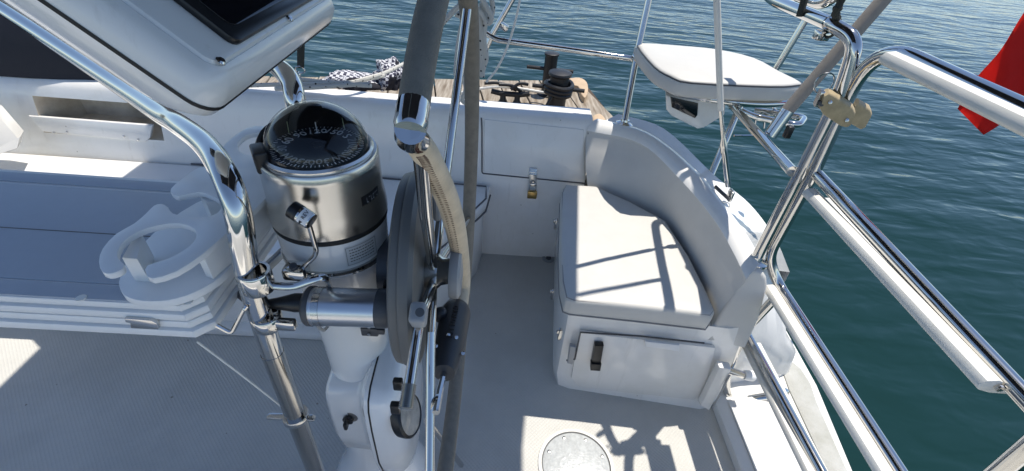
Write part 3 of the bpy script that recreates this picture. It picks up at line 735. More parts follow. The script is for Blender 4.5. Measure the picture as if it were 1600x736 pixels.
# ================================================================== PEDESTAL
AX, AY = -.255, .592
ped = empty('steering_pedestal', (AX, AY, 0), 'glossy white steering pedestal under the compass with gauge and black seam', 'pedestal')
def pedestal():
    L = (AX, AY, 0)
    bm = bmesh.new(); lathe(bm, [(.137, 0), (.137, .03), (.131, .08), (.118, .13), (.098, .18), (.078, .23), (.064, .30), (.058, .4), (.057, .56), (.060, .68), (.066, .78), (.074, .86), (.080, .902)], L, seg=48); obj('column', bm, PED, ped)
    bm = bmesh.new(); lathe(bm, [(.087, .892), (.0895, .895), (.0905, .94), (.0895, .944)], L, seg=48); obj('collar', bm, PED, ped)
    bm = bmesh.new(); lathe(bm, [(.085, .881), (.0905, .882), (.092, .887), (.0905, .8915), (.086, .892)], L, seg=48, cap=False); obj('guard_ring', bm, CHROME, ped)
    # lower housing: two halves split by a black seam
    hp = [(.592, .652), (.535, .651), (.495, .646), (.474, .632), (.466, .61), (.463, .55), (.466, .42), (.484, .33), (.525, .268), (.592, .25)]
    hp = hp + [(2*.592-y, z) for y, z in hp[-2:0:-1]]
    def st(x, sy, sz): return [V((x, .592+(y-.592)*sy, .46+(z-.46)*sz)) for y, z in hp]
    def body(sts):
        b = bmesh.new(); S = [st(*q) for q in sts]; loft(b, S, closed=True)
        for q in (S[0], S[-1]): b.faces.new([b.verts.new(p) for p in q])
        bmesh.ops.remove_doubles(b, verts=b.verts[:], dist=1e-5); return b
    obj('housing', body([(-.312, .50, .62), (-.308, .58, .68), (-.298, .63, .72), (-.245, .65, .745), (-.236, .68, .77), (-.215, .985, .985), (-.2075, 1, 1)]), PED, ped, ang=40)
    obj('housing', body([(-.2045, 1, 1), (-.185, 1, .995), (-.168, .97, .97), (-.156, .88, .90), (-.150, .74, .80), (-.148, .6, .7)]), PED, ped, ang=60)
    obj('seam_gasket', body([(-.2076, 1.004, 1.004), (-.2044, 1.004, 1.004)]), RUBBER, ped)
    # key switch on the near face
    p = Yp(547, 650, .512); n = V((-.15, -1, 0)).normalized()
    b = bmesh.new(); lathe(b, [(.017, 0), (.017, .004), (.015, .005)], p+V((0, .002, 0)), n, seg=20); sw = obj('switch_plate', b, GREY, ped)
    b = bmesh.new(); lathe(b, [(.011, 0), (.011, .006), (.006, .008)], p+n*.006, n, seg=16); box(b, p+n*.018, (.008, .018, .02), bevel=.003); obj('switch_knob', b, BLACK, sw)
    # round gauge facing aft
    g = Xp(636, 648, -.143)
    nn = V((1, -.10, .42)).normalized()
    b = bmesh.new(); lathe(b, [(.040, -.012), (.043, .0), (.043, .006), (.039, .010), (.037, .008)], g, nn, seg=40, cap=False); ga = obj('gauge_bezel', b, BLACK, ped)
    b = bmesh.new(); lathe(b, [(.038, .0075), (.0, .0077)], g, nn, seg=40); obj('gauge_face', b, DIAL, ga)
    b = bmesh.new(); lathe(b, [(.0375, .0085), (.025, .0105), (0, .0115)], g, nn, seg=40); obj('gauge_glass', b, GLASS, ga)
    for px, py in ((622, 600), (618, 637)):
        b = bmesh.new(); p = Xp(px, py, -.140); box(b, p, (.016, .012, .024), bevel=.003); obj('push_button', b, BLACK, ped)
    # printed notice on the collar
    R = .0912; a0, a1 = math.radians(-62), math.radians(-26)
    b = bmesh.new(); sec = []
    for k in range(9):
        a = a0+(a1-a0)*k/8; sec.append([V((AX+math.cos(a)*R, AY+math.sin(a)*R, .901)), V((AX+math.cos(a)*R, AY+math.sin(a)*R, .937))])
    loft(b, sec); lab = obj('notice_label', b, LABEL, ped)
    b = bmesh.new(); R2 = R+.0003
    def strip(z0, z1, s, e):
        sec = []
        for k in range(7):
            a = a0+(a1-a0)*(s+(e-s)*k/6); sec.append([V((AX+math.cos(a)*R2, AY+math.sin(a)*R2, z0)), V((AX+math.cos(a)*R2, AY+math.sin(a)*R2, z1))])
        loft(b, sec)
    strip(.9025, .9032, .03, .97); strip(.9348, .9355, .03, .97); strip(.9025, .9355, .03, .042); strip(.9025, .9355, .958, .97)
    random.seed(3)
    for r_ in range(5):
        s = .12
        z = .929-.0052*r_
        while s < .86:
            wd = random.uniform(.03, .08); strip(z, z+.0018, s, min(.9, s+wd)); s += wd+.02
    obj('label_print', b, GREY, lab)
    # small brackets
    b = bmesh.new(); box(b, Yp(578, 517, .53), (.03, .01, .02), bevel=.003); box(b, Yp(592, 517, .53), (.02, .008, .012), bevel=.002); obj('bracket', b, GREYD, ped)
    for py in (510, 521):
        b = bmesh.new(); lathe(b, [(.003, 0), (.003, .003)], Yp(577, py, .524), (0, -1, 0), seg=8); obj('bolt', b, CHROME, ped)
    # chrome foot stays aft
    obj('foot_stay', tube(bmesh.new(), [V((-.13, .60, .36)), V((-.05, .66, .02))], .008, seg=10), CHROMED, ped)
DIAL = mat('dial_face', (.50, .50, .49), .3, metal=.6, var=.5, vscale=30)
LABEL = mat('label_film', (.60, .62, .63), .3)
pedestal()
comp = empty('binnacle_compass', (AX, AY, .944), 'brushed steel binnacle compass with black dome reading 120', 'compass')
def compass():
    L = (AX, AY, 0)
    b = bmesh.new(); lathe(b, [(.090, .944), (.0935, .947), (.0935, .953), (.090, .957)], L, seg=64); obj('base_gasket', b, RUBBER, comp)
    b = bmesh.new(); lathe(b, [(.086, .956), (.0945, .957), (.0945, .966), (.0925, .985), (.0905, 1.0), (.0895, 1.05), (.0895, 1.062), (.087, 1.066), (.075, 1.067)], L, seg=80, cap=False); obj('steel_body', b, BRUSHED, comp)
    b = bmesh.new(); lathe(b, [(.0835, 1.064), (.083, 1.070), (.080, 1.0735), (.0775, 1.073), (.0765, 1.066)], L, seg=64, cap=False); obj('bezel', b, BRUSHED, comp)
    # bowl, flat card and dome
    import math as m
    C = V((AX, AY, 0))
    b = bmesh.new(); lathe(b, [(.0765, 1.072), (.070, 1.060), (.05, 1.052), (0, 1.050)], L, seg=48); obj('bowl', b, BLACK, comp)
    CZ, CR = 1.0745, .0695
    b = bmesh.new(); lathe(b, [(0, CZ), (CR*.42, CZ), (CR, CZ-.0015), (CR, CZ-.004)], L, seg=72); card = obj('compass_card', b, CARD, comp)
    b = bmesh.new(); R = .0775; prof = [(R*m.cos(m.radians(t)), 1.0715+R*.92*m.sin(m.radians(t))) for t in range(0, 91, 6)]
    lathe(b, prof, L, seg=56); obj('glass_dome', b, GLASS, comp)
    base = m.radians(110)          # 120 lies on the far side of the card, as read from the near side
    for deg, s in ((0, 'N'), (30, '30'), (60, '60'), (90, '90'), (120, '120'), (150, '150'), (180, 'S'), (210, '210'), (240, '240'), (270, 'W'), (300, '300'), (330, '330')):
        az = base - m.radians(deg-120)
        u = V((m.cos(az), m.sin(az), 0)); x = V((m.sin(az), -m.cos(az), 0))
        text('numeral', s, .0205, basis(C+u*.0505+V((0, 0, CZ+.0004)), x, u), WHITE if 30 < deg < 200 else DIMW, card)
    b = bmesh.new()
    for k in range(72):
        az = base+m.radians(5*k); f1 = .0615 if k % 2 == 0 else .0635
        u = V((m.cos(az), m.sin(az), 0)); x = V((-m.sin(az), m.cos(az), 0))*(.0008 if k % 2 == 0 else .0005); zz = V((0, 0, CZ+.0003))
        b.faces.new([b.verts.new(q) for q in (C+u*f1-x+zz, C+u*f1+x+zz, C+u*.068+x+zz, C+u*.068-x+zz)])
    obj('tick_marks', b, WHITE, card)
    for az, rr, m_ in ((base, .046, WHITE), (base+m.radians(38), .069, GREENM), (base-m.radians(38), .069, GREENM)):
        u = V((m.cos(az), m.sin(az), 0)); b = bmesh.new()
        tube(b, [C+u*rr+V((0, 0, CZ)), C+u*(rr-.002)+V((0, 0, CZ+.020))], .0007, seg=6); obj('lubber_pin', b, m_, comp)
    b = bmesh.new(); lathe(b, [(.010, CZ), (.010, CZ+.003), (.004, CZ+.006), (0, CZ+.006)], L, seg=24); obj('card_pivot', b, BLACK, card)
    # black shade lining the far half of the dome, the rim hood and the lamp block
    b = bmesh.new(); secs = []; R = .0760
    for k in range(17):
        az = m.radians(8 + (212-8)*k/16); sec = []
        for t in range(0, 79, 6):
            tt = m.radians(t); sec.append(C+V((m.cos(az)*R*m.cos(tt), m.sin(az)*R*m.cos(tt), 1.071+R*.90*m.sin(tt))))
        secs.append(sec)
    loft(b, secs); obj('dome_shade', b, BLACK, comp)
    b = bmesh.new(); secs = []
    for k in range(15):
        az = m.radians(95 + (215-95)*k/14); u = V((m.cos(az), m.sin(az), 0)); t = .4+.6*m.sin(m.pi*k/14)
        secs.append([C+u*.0865+V((0, 0, 1.064)), C+u*.0865+V((0, 0, 1.070+.016*t)), C+u*.083+V((0, 0, 1.072+.020*t)), C+u*.0785+V((0, 0, 1.071+.018*t)), C+u*.0785+V((0, 0, 1.066))])
    loft(b, secs, capends=True); obj('hood', b, BLACK, comp)
    az = m.radians(212); u = V((m.cos(az), m.sin(az), 0)); b = bmesh.new()
    box(b, C+u*.082+V((0, 0, 1.068)), (.020, .038, .034), Matrix.Rotation(az, 3, 'Z'), bevel=.004, seg=3); lb = obj('lamp_block', b, BLACK, comp)
    # badge
    R = .0905; b = bmesh.new(); sec = []
    for k in range(6):
        a = m.radians(-36+26*k/5); sec.append([C+V((m.cos(a)*R, m.sin(a)*R, z)) for z in (.998, 1.017)])
    loft(b, sec); bd = obj('badge', b, BLACK, comp)
    b = bmesh.new(); R += .0004
    for k in range(7):
        a = m.radians(-33+3.1*k); da = m.radians(1.0)
        for z0, z1, d0, d1 in ((1.003, 1.012, 0, .25), (1.003, 1.0045, 0, 1), (1.0105, 1.012, 0, 1)):
            if random.random() < .8:
                b.faces.new([b.verts.new(C+V((m.cos(a+da*2*d)*R, m.sin(a+da*2*d)*R, z))) for d, z in ((d0, z0), (d1, z0), (d1, z1), (d0, z1))])
    obj('badge_print', b, GREYL, bd)
DIMW = mat('dim_print', (.30, .305, .31), .5)  # near numerals greyed to stand in for reflections over that side
CARD = mat('compass_card', (.010, .012, .018), .5)
compass()
def refit(root, names, k, f):
    """Settle measured parts on their final radius and height (f maps height)."""
    def walk(o):
        for c in [q for q in bpy.data.objects if q.parent == o]:
            if names is None or c.name.split('.')[0] in names:
                for v in c.data.vertices:
                    w_ = v.co + worg(c)
                    v.co = V((AX+(w_.x-AX)*k, AY+(w_.y-AY)*k, f(w_.z))) - worg(c)
            walk(c)
    walk(root)
refit(comp, ('steel_body', 'base_gasket', 'bezel', 'hood', 'lamp_block', 'badge', 'badge_print'), .915, lambda z: .962+(z-.944)*.925)
refit(comp, ('bowl', 'compass_card', 'numeral', 'tick_marks', 'card_pivot', 'glass_dome', 'lubber_pin', 'dome_shade'), .915, lambda z: 1.080+(z-1.0745)*.90)
refit(ped, ('collar', 'guard_ring', 'notice_label', 'label_print'), .925, lambda z: z+.019)
def shifter():
    s = empty('shift_lever', Yp(465, 425, .485), 'chrome gear lever with REV tag in front of the compass', 'lever')
    pth = fillet([Yp(463, 425, .492), Yp(476, 416, .488), Yp(496, 396, .488), Yp(482, 348, .484), Yp(478, 336, .484)], .012)
    obj('lever_rod', tube(bmesh.new(), pth, .0036, seg=12), CHROME, s)
    b = bmesh.new(); c = Yp(463, 423, .49); box(b, c, (.032, .026, .02), bevel=.004); cl = obj('lever_clamp', b, CHROME, s)
    b = bmesh.new(); lathe(b, [(.0055, 0), (.0055, .004), (.003, .004)], c+V((0, -.004, .0105)), (0, -.3, 1), seg=12); obj('clamp_bolt', b, GREYD, cl)
    # knob: cylinder with a printed tag, axis tilted
    k = Yp(471, 336, .484); ax = (Yp(486, 348, .476)-Yp(457, 330, .484)).normalized()
    up = V((0, -.55, .83)); 
    b = bmesh.new(); lathe(b, [(0, -.0155), (.0105, -.0155), (.0115, -.0135), (.0115, .0135), (.0105, .0155), (0, .0155)], k, ax, seg=28); kn = obj('lever_knob', b, CHROME, s)
    b = bmesh.new(); lathe(b, [(.0119, -.0145), (.0119, -.002)], k, ax, seg=28, cap=False); obj('knob_band', b, BLACK, kn)
    y = (up - ax*up.dot(ax)).normalized(); z = y; 
    n = (CAM-k); n = (n-ax*n.dot(ax)).normalized(); t = n.cross(ax)
    b = bmesh.new(); sec = []
    for q in range(9):
        a = math.radians(-55+110*q/8); rr = n*math.cos(a)+t*math.sin(a); sec.append([k+rr*.0121+ax*.0012, k+rr*.0121+ax*.0145])
    loft(b, sec); obj('knob_tag', b, WHITE, kn)
    tx = -t if (-t).z > 0 else t
    tx = (tx).normalized()
    text('knob_print', 'REV', .0072, basis(k+n*.0126+ax*.0080+tx*.0025, tx, n.cross(tx)), BLACK, kn, .0002)
    b = bmesh.new(); o = k+n*.0124+ax*.008-tx*.0085
    b.faces.new([b.verts.new(p) for p in (o-tx*.003+ax*.0, o+tx*.0015+ax*.0025, o+tx*.0015-ax*.0025)]); obj('knob_arrow', b, BLACK, kn)
shifter()

# ================================================================== AUTOPILOT DRIVE
def autopilot():
    HY, HZ = .575, .875
    a = empty('autopilot_drive', (-.135, HY, HZ), 'dark grey autopilot drive ring with silver motor cylinder beside the wheel', 'autopilot')
    ax = V((1, .05, 0)).normalized(); c = V((-.150, HY, HZ))
    b = bmesh.new(); lathe(b, [(.125, .004), (.150, .005), (.155, .008), (.157, .015), (.156, .019), (.159, .020), (.161, .024), (.161, .034), (.155, .040), (.12, .042), (.06, .042)], c, ax, seg=72); obj('drive_ring', b, GREY, a)
    b = bmesh.new(); lathe(b, [(.04, -.03), (.05, -.03), (.05, -.004)], c, ax, seg=32); obj('shaft_boss', b, GREYD, a)
    p0, p1 = Yp(484, 478, .47), Yp(603, 482, .47); d = (p1-p0); Ln = d.length
    r = .0285
    b = bmesh.new(); lathe(b, [(r, .006), (r, Ln*.9)], p0, d, seg=40); obj('motor_body', b, ALU, a)
    b = bmesh.new(); lathe(b, [(r-.006, -.006), (r-.001, -.003), (r+.0012, .0), (r+.0012, .0065)], p0, d, seg=40); obj('motor_cap', b, GREYD, a)
    b = bmesh.new(); lathe(b, [(r+.001, Ln*.9), (r+.001, Ln*1.0), (r-.002, Ln+.01)], p0, d, seg=40); obj('motor_flange', b, GREYD, a)
    b = bmesh.new(); lathe(b, [(r+.0006, .012), (r+.0006, .022)], p0, d, seg=40, cap=False); obj('motor_band', b, CHROMED, a)
    q0 = Yp(418, 474, .465); b = bmesh.new(); tube(b, spline([q0, Yp(440, 474, .466), Yp(460, 473, .468), Yp(475, 473, .469)], 4), [.006+.008*min(1, i/8) for i in range(13)], seg=18); obj('cable_plug', b, BLACK, a)
    obj('cable', tube(bmesh.new(), spline([Yp(482, 492, .472), Yp(492, 505, .478), Yp(505, 516, .49), Yp(512, 510, .51)], 5), .0026, seg=8), GREYL, a)
    # lower clutch bracket
    b = bmesh.new(); box(b, c+V((.0, -.01, -.172)), (.028, .05, .05), bevel=.008, seg=3); obj('clutch_bracket', b, GREYD, a)
    for px, py in ((612, 415), (606, 450)):
        b = bmesh.new(); box(b, Yp(px, py, .5), (.012, .016, .026), bevel=.003); obj('drive_knob', b, BLACK, a)
autopilot()

# ================================================================== STEERING WHEEL
def wheel():
    HY, HZ, R, X = .57, .875, .45, -.066
    wl = empty('steering_wheel', (X, HY, HZ), 'folding steering wheel with leather rim seen edge on beside pedestal', 'steering wheel')
    def W(th, r=R, dx=0): a = math.radians(th); return V((X+dx, HY+math.cos(a)*r, HZ+math.sin(a)*r))
    def ang(a0, a1, st=3): 
        n = max(2, int(abs(a1-a0)/st)); return [a0+(a1-a0)*i/n for i in range(n+1)]
    ta = ang(-123, 121.6); obj('wheel_rim', tube(bmesh.new(), [W(t) for t in ta], [.0165 - .0042*max(0, min(1, (t-70)/50)) for t in ta], seg=20), SUEDE, wl)
    # chrome hinge at the folded break
    pth = [W(t, R, 0) for t in ang(120.9, 124.2, .5)]
    obj('rim_ferrule', tube(bmesh.new(), pth, [.0115]+[.0127]*(len(pth)-2)+[.0115], seg=28), CHROME, wl)
    e = W(124.1); e2 = D(652, 222, .40)
    obj('hinge_neck', tube(bmesh.new(), spline([e, e.lerp(e2, .5)+V((-.004, 0, -.002)), e2], 4), [.0118-.0008*i/8 for i in range(9)], seg=20), CHROME, wl)
    seg = [D(651, 221, .40), D(668, 246, .44), D(690, 290, .52), D(705, 330, .61), D(715, 372, .72), D(721, 415, .83), D(722, 448, .88), D(717, 485, .85)]
    sp = spline(seg, 7)
    rad = [.0120 + .0034*min(1, i/24) for i in range(len(sp))]
    lea = obj('folded_rim', tube(bmesh.new(), sp, rad, seg=20), LEATHER, wl)
    # zigzag stitching along the side facing the helmsman
    b = bmesh.new(); pts = []
    for i in range(1, len(sp)-3):
        for h in (0, .5):
            p = sp[i].lerp(sp[i+1], h); t = (sp[i+1]-sp[i-1]).normalized(); n = (CAM-p); n = (n-t*n.dot(t)).normalized(); s = t.cross(n); 
            if s.x > 0: s = -s
            r = rad[i]+.0002
            for off in ((.10, .72) if h == 0 else (.10, .72)):
                a = off
                pts.append(p + (n*math.cos(a)+s*math.sin(a))*r)
    tube(b, pts, .00055, seg=4); obj('stitching', b, STITCH, lea)
    # grey hinge grip and its steel tongue
    g0, g1, g2, g3 = D(716, 478, .855), D(710, 500, .82), D(702, 545, .75), D(694, 583, .70)
    gp = spline([g0, g1, g2, g3], 6); n = len(gp)
    prof = [.0165, .0215, .0245, .0262, .0270, .0272, .0270, .0268, .0265, .0260, .0254, .0246, .0238, .0228, .0216, .0204, .0196, .0184, .0165]
    gr = obj('hinge_grip', tube(bmesh.new(), gp, [prof[min(len(prof)-1, int(i*len(prof)/n))]*1.0 for i in range(n)], seg=28), GRIP, wl)
    b = bmesh.new(); box(b, D(689, 492, .80), (.02, .02, .03), bevel=.008, seg=3); obj('grip_button', b, GRIP, gr)
    for px, py in ((699, 497), (726, 506), (687, 546), (715, 554)):
        c = D(px, py, .73); nn = (CAM-c).normalized(); 
        # seat each screw on the grip's surface
        best = min(gp, key=lambda q: (q-c).length); rr = (c-best).length
        b = bmesh.new(); lathe(b, [(.0032, -.004), (.0032, .001), (.001, .0015)], best + (c-best).normalized()*.0262 if rr > 1e-4 else c, nn, seg=10); obj('screw', b, CHROME, gr)
    t = (g3-g0).normalized(); mid = gp[n//2]; nn = (CAM-mid); nn = (nn-t*nn.dot(t)).normalized(); x = -t
    text('grip_lettering', 'LIFT TO FOLD', .0135, basis(mid+nn*.0268+t.cross(nn)*.002, x, nn.cross(x)), BLACK, gr, .0006)
    obj('hinge_tongue', tube(bmesh.new(), [g3+t*(-.01), D(687, 612, .67), D(681, 645, .64)], .0052, seg=8), CHROME, wl)
    # hub and spokes
    H = V((X-.028, HY, HZ)); ax = V((1, 0, 0))
    b = bmesh.new(); lathe(b, [(.028, -.02), (.030, -.012), (.030, .008), (.024, .014), (.020, .03), (.012, .034), (0, .034)], H, ax, seg=32); obj('hub', b, CHROMED, wl)
    b = bmesh.new(); lathe(b, [(.043, .028), (.045, .032), (.045, .042), (.040, .046), (0, .046)], H, ax, seg=32); obj('hub_nut', b, GREYL, wl)
    for th in (53, -24):
        a = math.radians(th); u = V((0, math.cos(a), math.sin(a)))
        pth = [H+u*.02, H+u*.06+ax*.004, W(th, R-.01)]
        obj('spoke', tube(bmesh.new(), pth, .0075, seg=14), CHROME, wl)
    a = math.radians(124); u = V((0, math.cos(a), math.sin(a)))
    obj('spoke', tube(bmesh.new(), [H+u*.02, D(665, 330, .52), D(657, 235, .42), e], .0078, seg=16), CHROME, wl)
    s2 = [H+V((0, -.015, -.015)), D(655, 500, .64), D(640, 600, .60), D(634, 640, .585)]
    obj('spoke', tube(bmesh.new(), s2, .0075, seg=16), CHROME, wl)
    q = D(671, 760, .66); obj('spoke', tube(bmesh.new(), [H+V((0, -.012, -.02)), D(673, 520, .66), q, H+(q-H)*1.12], .0068, seg=14), CHROME, wl)
    p0, p1 = s2[2], s2[3]; pth, rr = [], []
    for i in range(29): pth.append(p0.lerp(p1, i/28)); rr.append(.0098 if i % 2 else .0075)
    obj('spoke_boot', tube(bmesh.new(), pth, rr, seg=16), CHROMED, wl)
    # far-side leaf brackets at hub
    b = bmesh.new(); box(b, D(684, 318, .72), (.012, .035, .05), bevel=.006, seg=3); obj('spoke_block', b, GREYL, wl)
    b = bmesh.new(); box(b, D(654, 492, .62), (.022, .030, .034), Matrix.Rotation(.5, 3, 'X'), bevel=.006, seg=3); cl = obj('spoke_clamp', b, GREYL, wl)
    b = bmesh.new(); c = D(656, 488, .60); nn = (CAM-c).normalized(); lathe(b, [(.006, -.002), (.006, .0), (0, .0005)], c+nn*.006, nn, seg=16); obj('clamp_badge', b, GREYD, cl)
wheel()

# ================================================================== SWIM LADDER / TRANSOM GATE
LX, LYF, LYN = .80, .985, .60
def pads(nm, p, length, parent, wide=False):
    """white tread beside a rung running towards -Y"""
    b = bmesh.new(); y0 = p.y-.0; y1 = y0-length
    prof = [(-.049, -.010), (-.049, -.002), (-.043, .006), (-.026, .009), (-.017, .005), (-.0165, -.014), (.016, -.0155), (.026, -.015), (.030, -.019), (.026, -.023), (-.020, -.022), (-.041, -.016)]
    A = [V((p.x+a, y0, p.z+c)) for a, c in prof]; B = [V((p.x+a, y1+ (0.0), p.z+c)) for a, c in prof]
    loft(b, [A, B], closed=True); b.faces.new([b.verts.new(q) for q in A]); b.faces.new([b.verts.new(q) for q in B])
    bmesh.ops.remove_doubles(b, verts=b.verts[:], dist=1e-6); bmesh.ops.recalc_face_normals(b, faces=b.faces[:]); bev(b, .0015, 2, ang=50)
    return obj(nm, b, TREAD, parent)
def ladder():
    ld_ = empty('boarding_ladder', (LX, .8, .04), 'folded-up stainless boarding ladder with four white treads at the transom', 'ladder')
    r = .0150
    A0 = Yp(1362, 92, .985); C0 = Yp(1197, 405, .985)
    zA, zB, zC, zD = 1.193, .862, .519, .275
    xa, xb, xc, xd = .745, .785, .845, .872
    loopA = [V((xa-.005, .36, zA)), Xp(1366, 62, xa), Yp(1272, 268, .985), Yp(1205, 390, 1.0), Yp(1203, 410, 1.01), V((xc+.0, .985, zC)), V((xc+.0, .36, zC))]
    obj('ladder_frame', tube(bmesh.new(), fillet(loopA[:2]+loopA[2:3], .12, 12)[:-1]+fillet(loopA[2:], .05, 8), r, seg=20), CHROME, ld_)
    obj('rung', tube(bmesh.new(), [Yp(1272, 268, .99), V((xb, .37, zB))], r*.95, seg=18), CHROME, ld_)
    lo = [Yp(1224, 452, .985), Yp(1160, 520, .982), Yp(1132, 596, .955), Yp(1140, 628, .935), V((1.03, .93, .06)), V((1.06, .95, .05))]
    obj('ladder_frame', tube(bmesh.new(), fillet(lo, .05, 8), r*.93, seg=18), CHROME, ld_)
    obj('rung', tube(bmesh.new(), [Yp(1166, 520, .985), V((xd, .36, zD))], r*.93, seg=18), CHROME, ld_)
    near = [V((xa-.005, .36, zA)), V((xa-.004, .345, zA-.02)), V((xc, .345, zC)), V((xd, .35, .06))]
    obj('ladder_frame', tube(bmesh.new(), fillet(near, .03, 6), r, seg=20), CHROME, ld_)
    pads('tread', V((xa, .885, zA)), .46, ld_); pads('tread', V((xb, .945, zB)), .535, ld_); pads('tread', V((xc, .975, zC)), .57, ld_, True); pads('tread', V((xd, .985, zD)), .59, ld_, True)
    for y in (.41,):
        b = bmesh.new(); lathe(b, [(.006, 0), (.006, .004), (.003, .005)], V((xb-.02, y-.002, zB-.004)), (0, -1, 0), seg=10); obj('tread_screw', b, CHROMED, ld_)
ladder()
def latches():
    t = empty('gate_latch', Yp(1308, 172, .96), 'tan plastic gate latch with bolted ear, left one on the stanchion', 'latch', 'tan gate latches')
    P = [(1288, 151), (1296, 147), (1302, 149), (1333, 169), (1337, 177), (1329, 196), (1321, 200), (1313, 198), (1286, 180), (1281, 171)]
    b = bmesh.new(); prism(b, [Yp(x, y, .955) for x, y in P], (.002, .016, .008), bevel=.004, seg=3); obj('latch_plate', b, LATCH, t)
    b = bmesh.new(); prism(b, [Yp(x, y, .975) for x, y in ((1303, 148), (1313, 152), (1317, 162), (1313, 170), (1303, 164))], (.0, .03, .006), bevel=.003, seg=2); obj('latch_jaw', b, LATCH, t)
    for px, py in ((1296, 160), (1322, 188)):
        b = bmesh.new(); lathe(b, [(.0045, 0), (.0045, .003), (.002, .004)], Yp(px, py, .954), (0, -1, .4), seg=10); obj('latch_screw', b, CHROMED, t)
    q = Yp(1283, 160, .968)
    b = bmesh.new(); prism(b, [Yp(x, y, .962) for x, y in ((1284, 143), (1297, 146), (1290, 176), (1273, 168))], (.0, .012, .004), bevel=.003); e = obj('latch_ear', b, CHROMED, t)
    b = bmesh.new(); lathe(b, [(.006, 0), (.006, .005), (.003, .006)], Yp(1282, 162, .961), (0, -1, .4), seg=12); obj('latch_bolt', b, GREYD, e)
    obj('split_ring', tube(bmesh.new(), [q+V((math.cos(a)*.02, .02, .035+math.sin(a)*.022)) for a in [i*math.pi/8 for i in range(16)]], .0018, seg=6, closed=True), CHROMED, t)
    t = empty('gate_latch', Yp(1347, 180, .99), 'tan plastic gate latch right of the other, gripping the ladder tube', 'latch', 'tan gate latches')
    P = [(1336, 166), (1343, 162), (1360, 172), (1363, 179), (1352, 199), (1344, 203), (1328, 194)]
    b = bmesh.new(); prism(b, [Yp(x, y, .985) for x, y in P], (.002, .016, .008), bevel=.004, seg=3); obj('latch_plate', b, LATCH, t)
    b = bmesh.new(); prism(b, [Yp(x, y, 1.0) for x, y in ((1324, 160), (1340, 164), (1336, 182), (1322, 180))], (.0, .03, .006), bevel=.004, seg=2); obj('latch_jaw', b, LATCH, t)
latches()

